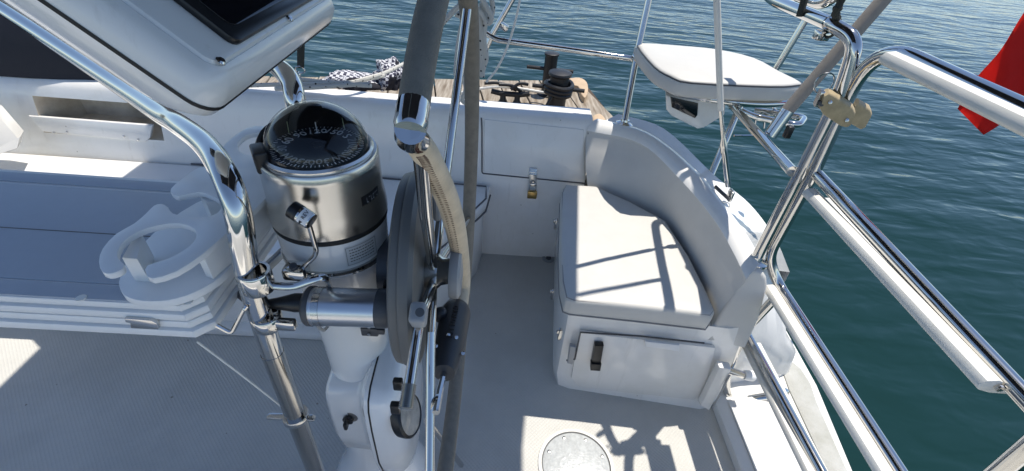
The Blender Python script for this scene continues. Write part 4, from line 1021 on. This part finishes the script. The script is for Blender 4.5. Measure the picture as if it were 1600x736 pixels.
# ================================================================== PUSHPIT RAILS
def pushpit():
    p = empty('stern_rail', (.6, 1.5, .6), 'polished stainless stern rail of tubes around the far corner', 'rail')
    r = .0135
    # hoop beside the ladder: deck base, up, round and away
    top = V((.742, 1.42, 1.185))
    hoop = [Yp(1181, 404, 1.0), Yp(1262, 250, .998), Yp(1312, 150, .99), Yp(1340, 62, 1.0), Yp(1300, 38, 1.07), top, V((.757, 1.515, 1.188)), V((.845, 1.525, 1.19)), V((.845, 1.33, 1.195)), V((.85, 1.30, 1.34))]
    obj('rail_hoop', tube(bmesh.new(), spline(fillet(hoop, .07, 6), 2), .0150, seg=20), CHROME, p)
    mid0, mid1 = Yp(1238, 268, 1.0), Yp(1140, 160, 1.66)
    obj('mid_rail', tube(bmesh.new(), [mid0, mid1], r, seg=18), CHROME, p)
    b1 = Yp(1104, 292, 1.52)
    obj('stanchion', tube(bmesh.new(), [b1, Yp(1156, 166, 1.64)], r*.95, seg=16), CHROME, p)
    st = [Yp(976, 190, 1.74), Yp(996, 80, 1.88), Yp(1020, -30, 1.92)]
    obj('stanchion', tube(bmesh.new(), st, r*.95, seg=16), CHROME, p)
    obj('top_rail', tube(bmesh.new(), fillet([Yp(760, 52, 1.92), Yp(775, 62, 1.91), Yp(880, 76, 1.90), Yp(992, 92, 1.88)], .03), r*.8, seg=16), CHROME, p)
    obj('stanchion', tube(bmesh.new(), [Yp(752, 92, 1.92), Yp(770, 52, 1.92), Yp(806, -10, 1.92)], r*.8, seg=16), CHROME, p)
    obj('stanchion', tube(bmesh.new(), [Yp(1212, 108, 1.88), Yp(1262, 26, 1.88), Yp(1300, -40, 1.88)], r*.95, seg=16), CHROME, p)
    # seat frame under the pushpit seat
    fr_ = [Yp(992, 88, 1.88), Yp(1035, 132, 1.64), Yp(1085, 150, 1.58), Yp(1180, 162, 1.56), Yp(1245, 160, 1.62)]
    obj('seat_tube', tube(bmesh.new(), spline(fr_, 6), r, seg=16), CHROME, p)
    obj('cross_rail', tube(bmesh.new(), fillet([Yp(1140, 165, 1.68), Yp(1180, 183, 1.66), Yp(1248, 196, 1.58), Yp(1258, 184, 1.66), Yp(1180, 172, 1.78)], .03), r*.9, seg=16), CHROME, p)
    for pts in ([(1162, 160), (1205, 165), (1215, 175), (1200, 182), (1158, 176)], [(1160, 178), (1160, 190), (1172, 205), (1178, 212), (1147, 212)], [(1182, 180), (1180, 196), (1174, 206)], [(1196, 182), (1194, 200)]):
        obj('rod_holder', tube(bmesh.new(), fillet([Yp(x, y, 1.74) for x, y in pts], .012, 4), .0045, seg=8), CHROME, p)
    # deck flanges
    for (px, py, Y) in ((1181, 405, 1.0), (1104, 294, 1.52), (976, 191, 1.74)):
        c = Yp(px, py, Y); b = bmesh.new(); lathe(b, [(.034, -.012), (.034, -.004), (.026, .0), (.018, .004), (.017, .012)], c, (0.1, .1, 1), seg=24); fl = obj('base_flange', b, CHROME, p)
        for k in range(3):
            a = k*2.1; b = bmesh.new(); lathe(b, [(.004, 0), (.003, .003)], c+V((math.cos(a)*.026, math.sin(a)*.026, -.004)), seg=8); obj('bolt', b, CHROMED, fl)
    # clamp lug under the hoop and clamp at far corner
    b = bmesh.new(); c = Yp(1294, 42, 1.08); box(b, c+V((-.006, 0, -.018)), (.03, .022, .02), bevel=.004); obj('clamp', b, CHROME, p)
    b = bmesh.new(); c = Yp(785, 40, 1.92); box(b, c, (.05, .02, .025), Matrix.Rotation(.5, 3, 'Y'), bevel=.005); obj('clamp', b, CHROME, p)
    w_ = empty('rail_lashing', Yp(1302, 30, 1.06), 'black cord lashing tied round the bend of the stern rail', 'lashing')
    c = Yp(1301, 44, 1.07)
    obj('cord_loop', tube(bmesh.new(), [c+V((math.sin(a)*.005, math.cos(a)*.019, math.sin(a)*.019)) for a in [i*math.pi/7 for i in range(14)]], .003, seg=6, closed=True), STRAP, w_)
    obj('cord_tail', tube(bmesh.new(), spline([c+V((0, 0, .018)), Yp(1306, 20, 1.06), Yp(1312, 6, 1.06), Yp(1322, -20, 1.06)], 5), [.006, .009, .008, .007, .009, .008, .007, .009, .010, .008, .007, .008, .009, .008, .008, .008], seg=8), STRAP, w_)
    SH = lambda px, py, z, z2: Zp(px, py, z) + SUN*((z2-z)/SUN.z)
    t_ = empty('awning_strap', SH(1025, 440, .45, 1.2), 'dark strap rising from the rail bend towards the awning above', 'strap')
    obj('strap_web', tube(bmesh.new(), [SH(1030, 441, .45, 1.19), SH(904, 463, .45, 1.99)], .0085, seg=8), STRAP, t_)
    obj('arch_tube', tube(bmesh.new(), [SH(1034, 330, .45, 1.32), SH(1114, 492, .45, 1.32), SH(1130, 530, .45, 1.36)], .0135, seg=14), CHROME, p)
pushpit()
def rail_seat():
    s = empty('rail_seat', Zp(1110, 110, .88), 'white padded corner seat on the stern rail above the water', 'seat')
    P = [(994, 72), (1002, 68), (1060, 72), (1120, 78), (1180, 92), (1224, 115), (1254, 130), (1248, 134), (1205, 136), (1080, 130), (1046, 120), (1020, 104)]
    top = smoothpoly([Zp(x, y, .922) for x, y in P], 3); c = sum(top, V((0, 0, 0)))/len(top)
    def lay(sc_, z): return [V((c.x+(p.x-c.x)*sc_, c.y+(p.y-c.y)*sc_, z)) for p in top]
    b = bmesh.new(); loft(b, [lay(.90, .869), lay(.985, .873), lay(1.0, .883), lay(1.0, .909), lay(.985, .918)], closed=True); b.faces.new([b.verts.new(p) for p in lay(.90, .869)]); b.faces.new([b.verts.new(p) for p in lay(.985, .918)]); bmesh.ops.remove_doubles(b, verts=b.verts[:], dist=1e-5)
    obj('seat_board', b, VINYLG, s, ang=60)
    b = bmesh.new(); loft(b, [lay(.972, .918), lay(.968, .924), lay(.93, .928)], closed=True); b.faces.new([b.verts.new(p) for p in lay(.93, .928)]); bmesh.ops.remove_doubles(b, verts=b.verts[:], dist=1e-5)
    obj('seat_pad', b, VINYL, s, ang=60)
    obj('seat_piping', tube(bmesh.new(), lay(.978, .921), .0028, seg=6, closed=True), GREYD, s)
    # white housing with a dark window hung under it
    h = empty('speaker_box', Yp(1090, 165, 1.61), 'white wedge-shaped housing with dark window hanging under the rail seat', 'housing')
    q = [Yp(1041, 150, 1.61), Yp(1041, 172, 1.61), Yp(1050, 182, 1.61), Yp(1090, 202, 1.61), Yp(1100, 200, 1.61), Yp(1132, 180, 1.61), Yp(1134, 158, 1.61), Yp(1090, 156, 1.61)]
    b = bmesh.new(); prism(b, q, (.03, .14, .01), bevel=.006, seg=3); obj('housing', b, GEL, h)
    q = [Yp(1048, 152, 1.605), Yp(1050, 168, 1.605), Yp(1086, 185, 1.605), Yp(1090, 180, 1.605), Yp(1091, 162, 1.605)]
    b = bmesh.new(); prism(b, q, (0, .01, 0), bevel=.002); obj('dark_window', b, SCREEN, h)
rail_seat()
def backstays():
    t = empty('backstay', Yp(1140, 290, 1.30), 'pale covered backstay wire ending in chrome turnbuckle at the stern corner', 'stay')
    a, b_, c = Yp(1116, -120, 1.265), Yp(1126, 172, 1.285), Yp(1140, 296, 1.305)
    obj('wire_sleeve', tube(bmesh.new(), [a, b_], .0085, seg=12), TREAD, t)
    obj('turnbuckle', tube(bmesh.new(), [b_, Yp(1130, 215, 1.288), Yp(1130.5, 225, 1.288), Yp(1131, 236, 1.288), Yp(1132, 240, 1.288), Yp(1138, 290, 1.305)], [.006, .006, .011, .011, .0095, .0095], seg=14), CHROME, t)
    b = bmesh.new(); box(b, Yp(1141, 305, 1.305), (.012, .03, .04), bevel=.004); obj('toggle', b, CHROMED, t)
    obj('clevis_ring', tube(bmesh.new(), [Yp(1130, 322, 1.285)+V((math.cos(a_)*.022, 0, math.sin(a_)*.016)) for a_ in [i*math.pi/8 for i in range(16)]], .002, seg=6, closed=True), CHROMED, t)
    b = bmesh.new(); tube(b, [Yp(1118, 292, 1.34), Yp(1140, 312, 1.285)], .012, seg=10, sx=.5); obj('chainplate', b, GREYD, t)
    f = empty('flag_staff', Yp(1200, 215, 1.30), 'tan canvas covered staff leaning aft from a chrome socket on the stern rail', 'pole')
    lo, md, up = Yp(1203, 212, 1.30), Yp(1226, 178, 1.31), Yp(1440, -70, 1.36)
    obj('staff_cover', tube(bmesh.new(), [md, md.lerp(up, .5), up], .0185, seg=20), CANVAS, f)
    obj('staff_socket', tube(bmesh.new(), [lo, md+(up-md).normalized()*.012], .0195, seg=20), CHROME, f)
    b = bmesh.new(); box(b, Yp(1232, 206, 1.34), (.02, .02, .04), bevel=.004); obj('socket_lever', b, BLACK, f)
    # white loose lines at the far side
    b = bmesh.new(); tube(b, spline([Yp(816, -20, 1.74), Yp(806, 30, 1.74), Yp(792, 75, 1.745), Yp(776, 108, 1.75), Yp(760, 128, 1.76)], 6), .0042, seg=8)
    tag(obj('thin_line', b, TREAD), 'thin white line curving down behind the rail to the dock', 'line')
backstays()
def flag():
    # red cloth hanging by the stern, its corner towards us
    N, M_ = 26, 20
    P00, P01, P10, P11 = Yp(1496, 170, 1.45), Yp(1536, 210, 1.43), Yp(1690, -112, 1.47), Yp(1800, 60, 1.52)
    bm = bmesh.new(); G = []
    for i in range(N+1):
        row = []
        for j in range(M_+1):
            a, b = i/N, j/M_
            p = P00.lerp(P10, a).lerp(P01.lerp(P11, a), b)
            p += V((.3, 1, .1)).normalized()*(.012*math.sin(b*6+a*9)+.010*math.sin(a*14+b*4))*min(1, .3+a*2)
            row.append(bm.verts.new(p))
        G.append(row)
    for A, B in zip(G, G[1:]):
        for j in range(M_): bm.faces.new((A[j], A[j+1], B[j+1], B[j]))
    bmesh.ops.solidify(bm, geom=bm.faces[:], thickness=.0012)
    fl = tag(obj('flag', bm, FLAG, ang=80), 'plain red flag hanging off the stern at the right edge', 'flag')
flag()

# ================================================================== DOCK
def dock():
    z = -.1
    d = empty('dock', (0, 3.9, -.6), 'weathered wooden plank dock beyond the boat', 'dock')
    rot = math.radians(-7)
    e0, e1 = Zp(470, 122, z), Zp(780, 127, z); ux = (e1-e0).normalized(); uy = V((-ux.y, ux.x, 0)); 
    c0 = Zp(904, 127, z)            # far right corner
    wdt, gap, depth = .186, .012, 1.75
    first = None
    for k in range(24):
        p = c0 - ux*(k*(wdt+gap))
        q = [p, p-ux*wdt, p-ux*wdt-uy*depth, p-uy*depth]
        if k == 0: q = [p, p-ux*wdt, p-ux*wdt-uy*depth, p+ux*.14-uy*depth]
        b = bmesh.new(); dz = random.uniform(-.004, .004)
        prism(b, [V((s.x, s.y, z-.04+dz)) for s in q], (0, 0, .04), bevel=.004); obj('plank', b, WOOD, d)
    b = bmesh.new()
    pc = c0-ux*2.3-uy*depth/2; box(b, V((pc.x, pc.y, z-.16)), (4.8, depth-.1, .22), Matrix.Rotation(math.atan2(ux.y, ux.x), 3, 'Z')); obj('dock_frame', b, WOODD, d)
    # corner bumpers
    for pts, lab in (([(872, 128), (884, 123), (905, 121), (917, 128), (919, 142), (914, 152), (908, 146), (903, 134), (886, 132)], None), ([(925, 180), (938, 176), (948, 186), (940, 192), (928, 190)], None)):
        b = bmesh.new(); q = smoothpoly([Zp(x, y, z+.05) for x, y in pts], 3); prism(b, [s-V((0, 0, .22)) for s in q], (0, 0, .22), bevel=.025, seg=3); obj('corner_bumper', b, BUMPER, d)
WOODD = mat('dark_timber', (.07, .05, .035), .9)
dock()
def bollards():
    z = -.098
    def post(name, base, h, r, lab, bar, cap=0):
        t = empty(name, base, lab, 'bollard', 'black iron mooring posts on the dock')
        b = bmesh.new(); lathe(b, [(r*1.6, 0), (r*1.6, .012), (r, .02), (r, h-.02), (r*1.15, h-.016), (r*1.15, h-.004), (r, h)], base, seg=24); obj('post', b, IRON, t)
        b = bmesh.new(); tube(b, [base+V((-bar, .02, h*.62)), base+V((bar, -.02, h*.62))], .016, seg=10); obj('cross_bar', b, IRON, t)
        return t, base
    post('mooring_post', V((.40, 4.02, z)), .36, .055, 'tall black mooring post with crossbar at dock edge', .20)
    t, c = post('mooring_post', V((.45, 3.66, z)), .31, .075, 'squat black mooring post wrapped with rope on the dock', .21)
    for k in range(3):
        b = bmesh.new(); tube(b, [c+V((math.cos(a)*(.10+.004*k), math.sin(a)*(.10+.004*k), .16+.032*k+.008*math.sin(a*2))) for a in [i*math.pi/10 for i in range(20)]], .018, seg=8, closed=True); obj('rope_turn', b, IRON, t)
    b = bmesh.new(); lathe(b, [(.085, .29), (.095, .305), (.09, .32), (.05, .332), (0, .334)], c, seg=24); obj('post_cap', b, IRON, t)
    # cleat with lashings
    c = V((.07, 3.76, z)); t = empty('dock_cleat', c, 'low black dock cleat with lashed lines left of the mooring posts', 'cleat')
    b = bmesh.new(); tube(b, [c+V((-.16, 0, .09)), c+V((-.08, 0, .075)), c+V((.08, 0, .075)), c+V((.16, 0, .09))], .022, seg=10); obj('cleat_bar', b, IRON, t)
    for s in (-.06, .06):
        b = bmesh.new(); lathe(b, [(.04, 0), (.025, .03), (.024, .08)], c+V((s, 0, 0)), seg=14); obj('cleat_foot', b, IRON, t)
    for k, (a0, a1) in enumerate((((-.22, .0, .15), (.05, .03, .10)), ((-.10, -.03, .16), (.12, .03, .07)), ((.0, -.02, .12), (.14, .02, .16)))):
        obj('rope_turn', tube(bmesh.new(), spline([c+V(a0), c+(V(a0)+V(a1))/2+V((0, 0, .03)), c+V(a1)], 4), .014, seg=8), IRON, t)
    b = bmesh.new(); tube(b, spline([c+V((-.45, -.04, .06)), c+V((-.1, 0, .13)), c+V((.25, .06, .09)), V((.44, 3.70, z+.12))], 5), .012, seg=8)
    tag(obj('mooring_line', b, TREAD), 'pale mooring line stretched between dock cleat and squat post', 'rope')
    b = bmesh.new(); tube(b, spline([V((.40, 3.58, z+.16)), V((.33, 3.54, z+.03)), V((.27, 3.62, z+.015)), V((.20, 3.66, z+.02))], 5), .012, seg=8)
    tag(obj('mooring_line', b, IRON), 'dark loop of line hanging from the squat mooring post', 'rope')
bollards()

# ================================================================== ROPES, BUNDLES, STRAP
def lump(bm, c, s, seed, amp=.35):
    b2 = bmesh.new(); bmesh.ops.create_icosphere(b2, subdivisions=4, radius=1)
    for v in b2.verts:
        k = 1 + amp*mnoise.noise(v.co*1.6+V((seed, 0, 0))) + amp*.4*mnoise.noise(v.co*4.2+V((0, seed, 0)))
        v.co = V((v.co.x*s[0]*k, v.co.y*s[1]*k, max(-.35, v.co.z)*s[2]*k)) + V(c)
    join(bm, b2)
def bundles():
    c = Yp(560, 128, 3.1); b = bmesh.new(); lump(b, V((c.x, c.y, -.06)), (.30, .17, .11), 2)
    b = bmesh.new(); c = Zp(548, 128, .06); lump(b, c, (.21, .14, .075), 2.3)
    tag(obj('cloth_bundle', b, CHECK, ang=80), 'crumpled checked cloth bundle lying on the dock, left one', 'cloth')
    b = bmesh.new(); c = Zp(610, 122, .08); lump(b, c, (.13, .13, .13), 8.1, .5)
    tag(obj('cloth_bundle', b, CHECK, ang=80), 'taller checked cloth bundle beside the thick leather wheel rim', 'cloth')
    # flecked lines along the side deck
    zd = .705
    L = [[(634, 98, 2.2), (606, 112, 2.0), (575, 122, 1.86), (540, 130, 1.80), (490, 131, 1.78), (440, 132, 1.77), (380, 134, 1.76)],
         [(470, 124, 1.80), (520, 130, 1.79), (560, 133, 1.78), (580, 134, 1.775)], [(430, 139, 1.74), (490, 137, 1.75), (545, 133, 1.77), (577, 131, 1.79)], [(445, 127, 1.80), (500, 128, 1.80), (545, 129, 1.80), (600, 118, 1.95)]]
    for k, pts in enumerate(L):
        b = bmesh.new(); tube(b, spline([Yp(x, y, Y) for x, y, Y in pts], 7), .0085, seg=8)
        o = obj('mooring_rope', b, ROPE); tag(o, ('flecked white rope rising from the side deck to the right', 'flecked white rope end lying flat on the side deck', 'flecked white rope nearest the cockpit on the side deck', 'flecked white rope on the outer edge of the side deck')[k], 'rope', 'flecked ropes on the side deck')
    # coil hanging at the wheel's far side
    h = empty('rope_coil', Yp(745, 60, 1.6), 'flecked rope coil hanging beyond the wheel above the dock', 'rope')
    C = [[(690, 38), (708, 18), (722, 4), (730, -12)], [(712, 22), (722, 30), (720, 60), (716, 90), (712, 118), (716, 70), (724, 30), (732, 4)], [(716, 18), (726, 40), (722, 80), (714, 112), (722, 128), (730, 80), (734, 20)],
         [(748, -10), (760, 10), (768, 28), (762, 36), (752, 20), (742, 8)], [(752, 4), (758, 30), (756, 60), (760, 88), (756, 104), (752, 118), (758, 90), (752, 60), (750, 20)], [(766, -10), (770, 14), (764, 34), (758, 16)],
         [(724, 118), (728, 140), (722, 156), (732, 164)], [(742, 14), (748, 40), (752, 74), (754, 120), (750, 92), (746, 50)]]
    for k, pts in enumerate(C):
        obj('rope_strand', tube(bmesh.new(), spline([Yp(x, y, 1.62+.02*(k % 3)) for x, y in pts], 6), .0085, seg=8), ROPE, h)
    s = empty('webbing_strap', Yp(470, 112, 1.72), 'dark webbing strap with steel snap hook hanging below the pod', 'strap')
    b = bmesh.new(); prism(b, [Yp(464, 60, 1.70), Yp(464, 106, 1.70), Yp(475, 107, 1.70), Yp(476, 60, 1.70)], (0, .004, 0), bevel=.001); obj('webbing', b, STRAP, s)
    obj('snap_ring', tube(bmesh.new(), [Yp(469, 109, 1.70)+V((math.cos(a)*.017, 0, math.sin(a)*.012)) for a in [i*math.pi/8 for i in range(16)]], .0028, seg=6, closed=True), CHROME, s)
    obj('snap_hook', tube(bmesh.new(), spline([Yp(466, 112, 1.70), Yp(469, 118, 1.70), Yp(466, 124, 1.70), Yp(464, 119, 1.70)], 4), .0035, seg=6), CHROME, s)
bundles()

# ================================================================== DODGER, BIMINI, LOOSE CUSHION
def canvas_tops():
    d = empty('spray_dodger', (-2.0, 1.5, .7), 'dark navy canvas dodger at the far left beyond the coaming', 'canvas cover')
    b = bmesh.new(); secs = []
    for x, s in ((-1.18, .35), (-1.30, .62), (-1.5, .85), (-1.8, 1.0), (-2.6, 1.1)):
        secs.append([V((x, 2.12+.38*math.cos(a)*(.6+.4*s), .66+.5*math.sin(a)*s)) for a in [math.pi*i/14 for i in range(15)]])
    loft(b, secs); b.faces.new([b.verts.new(p) for p in secs[0]]); obj('dodger_cloth', b, NAVY, d, ang=70)
    t = empty('bimini_top', (-.2, .6, 2.0), 'grey canvas bimini awning over the cockpit, out of view above', 'awning')
    b = bmesh.new(); n = 16
    x0, x1, y0, y1 = -1.03, .645, 0.0, 2.08  # near edge cut back so sun reaches the unseen port side
    x1f = lambda j: x1+.09*((y0+(y1-y0)*j/n)-1.23)
    G = [[V((x0+(x1f(j)-x0)*i/n, y0+(y1-y0)*j/n, 2.0+.10*(1-(2*j/n-1)**2))) for j in range(n+1)] for i in range(n+1)]
    loft(b, G); bmesh.ops.solidify(b, geom=b.faces[:], thickness=.004); obj('bimini_cloth', b, BIMI, t, ang=60)
    for x in (x0+.02, -.2, x1-.02):
        obj('bimini_bow', tube(bmesh.new(), [V((x, y0+(y1-y0)*j/n, 1.985+.10*(1-(2*j/n-1)**2))) for j in range(n+1)], .0125, seg=10), CHROME, t)
    c = empty('loose_cushion', Zp(10, 225, .39), 'pale vinyl cushion standing on the bench at the left edge', 'cushion')
    b = bmesh.new(); q = [Yp(-60, 170, 1.58), Yp(-2, 182, 1.58), Yp(33, 222, 1.55), Yp(26, 234, 1.50), Yp(-60, 262, 1.48)]
    prism(b, q, (-.02, .05, .02), bevel=.012, seg=3); obj('cushion_pad', b, VINYL, c, ang=60)
canvas_tops()
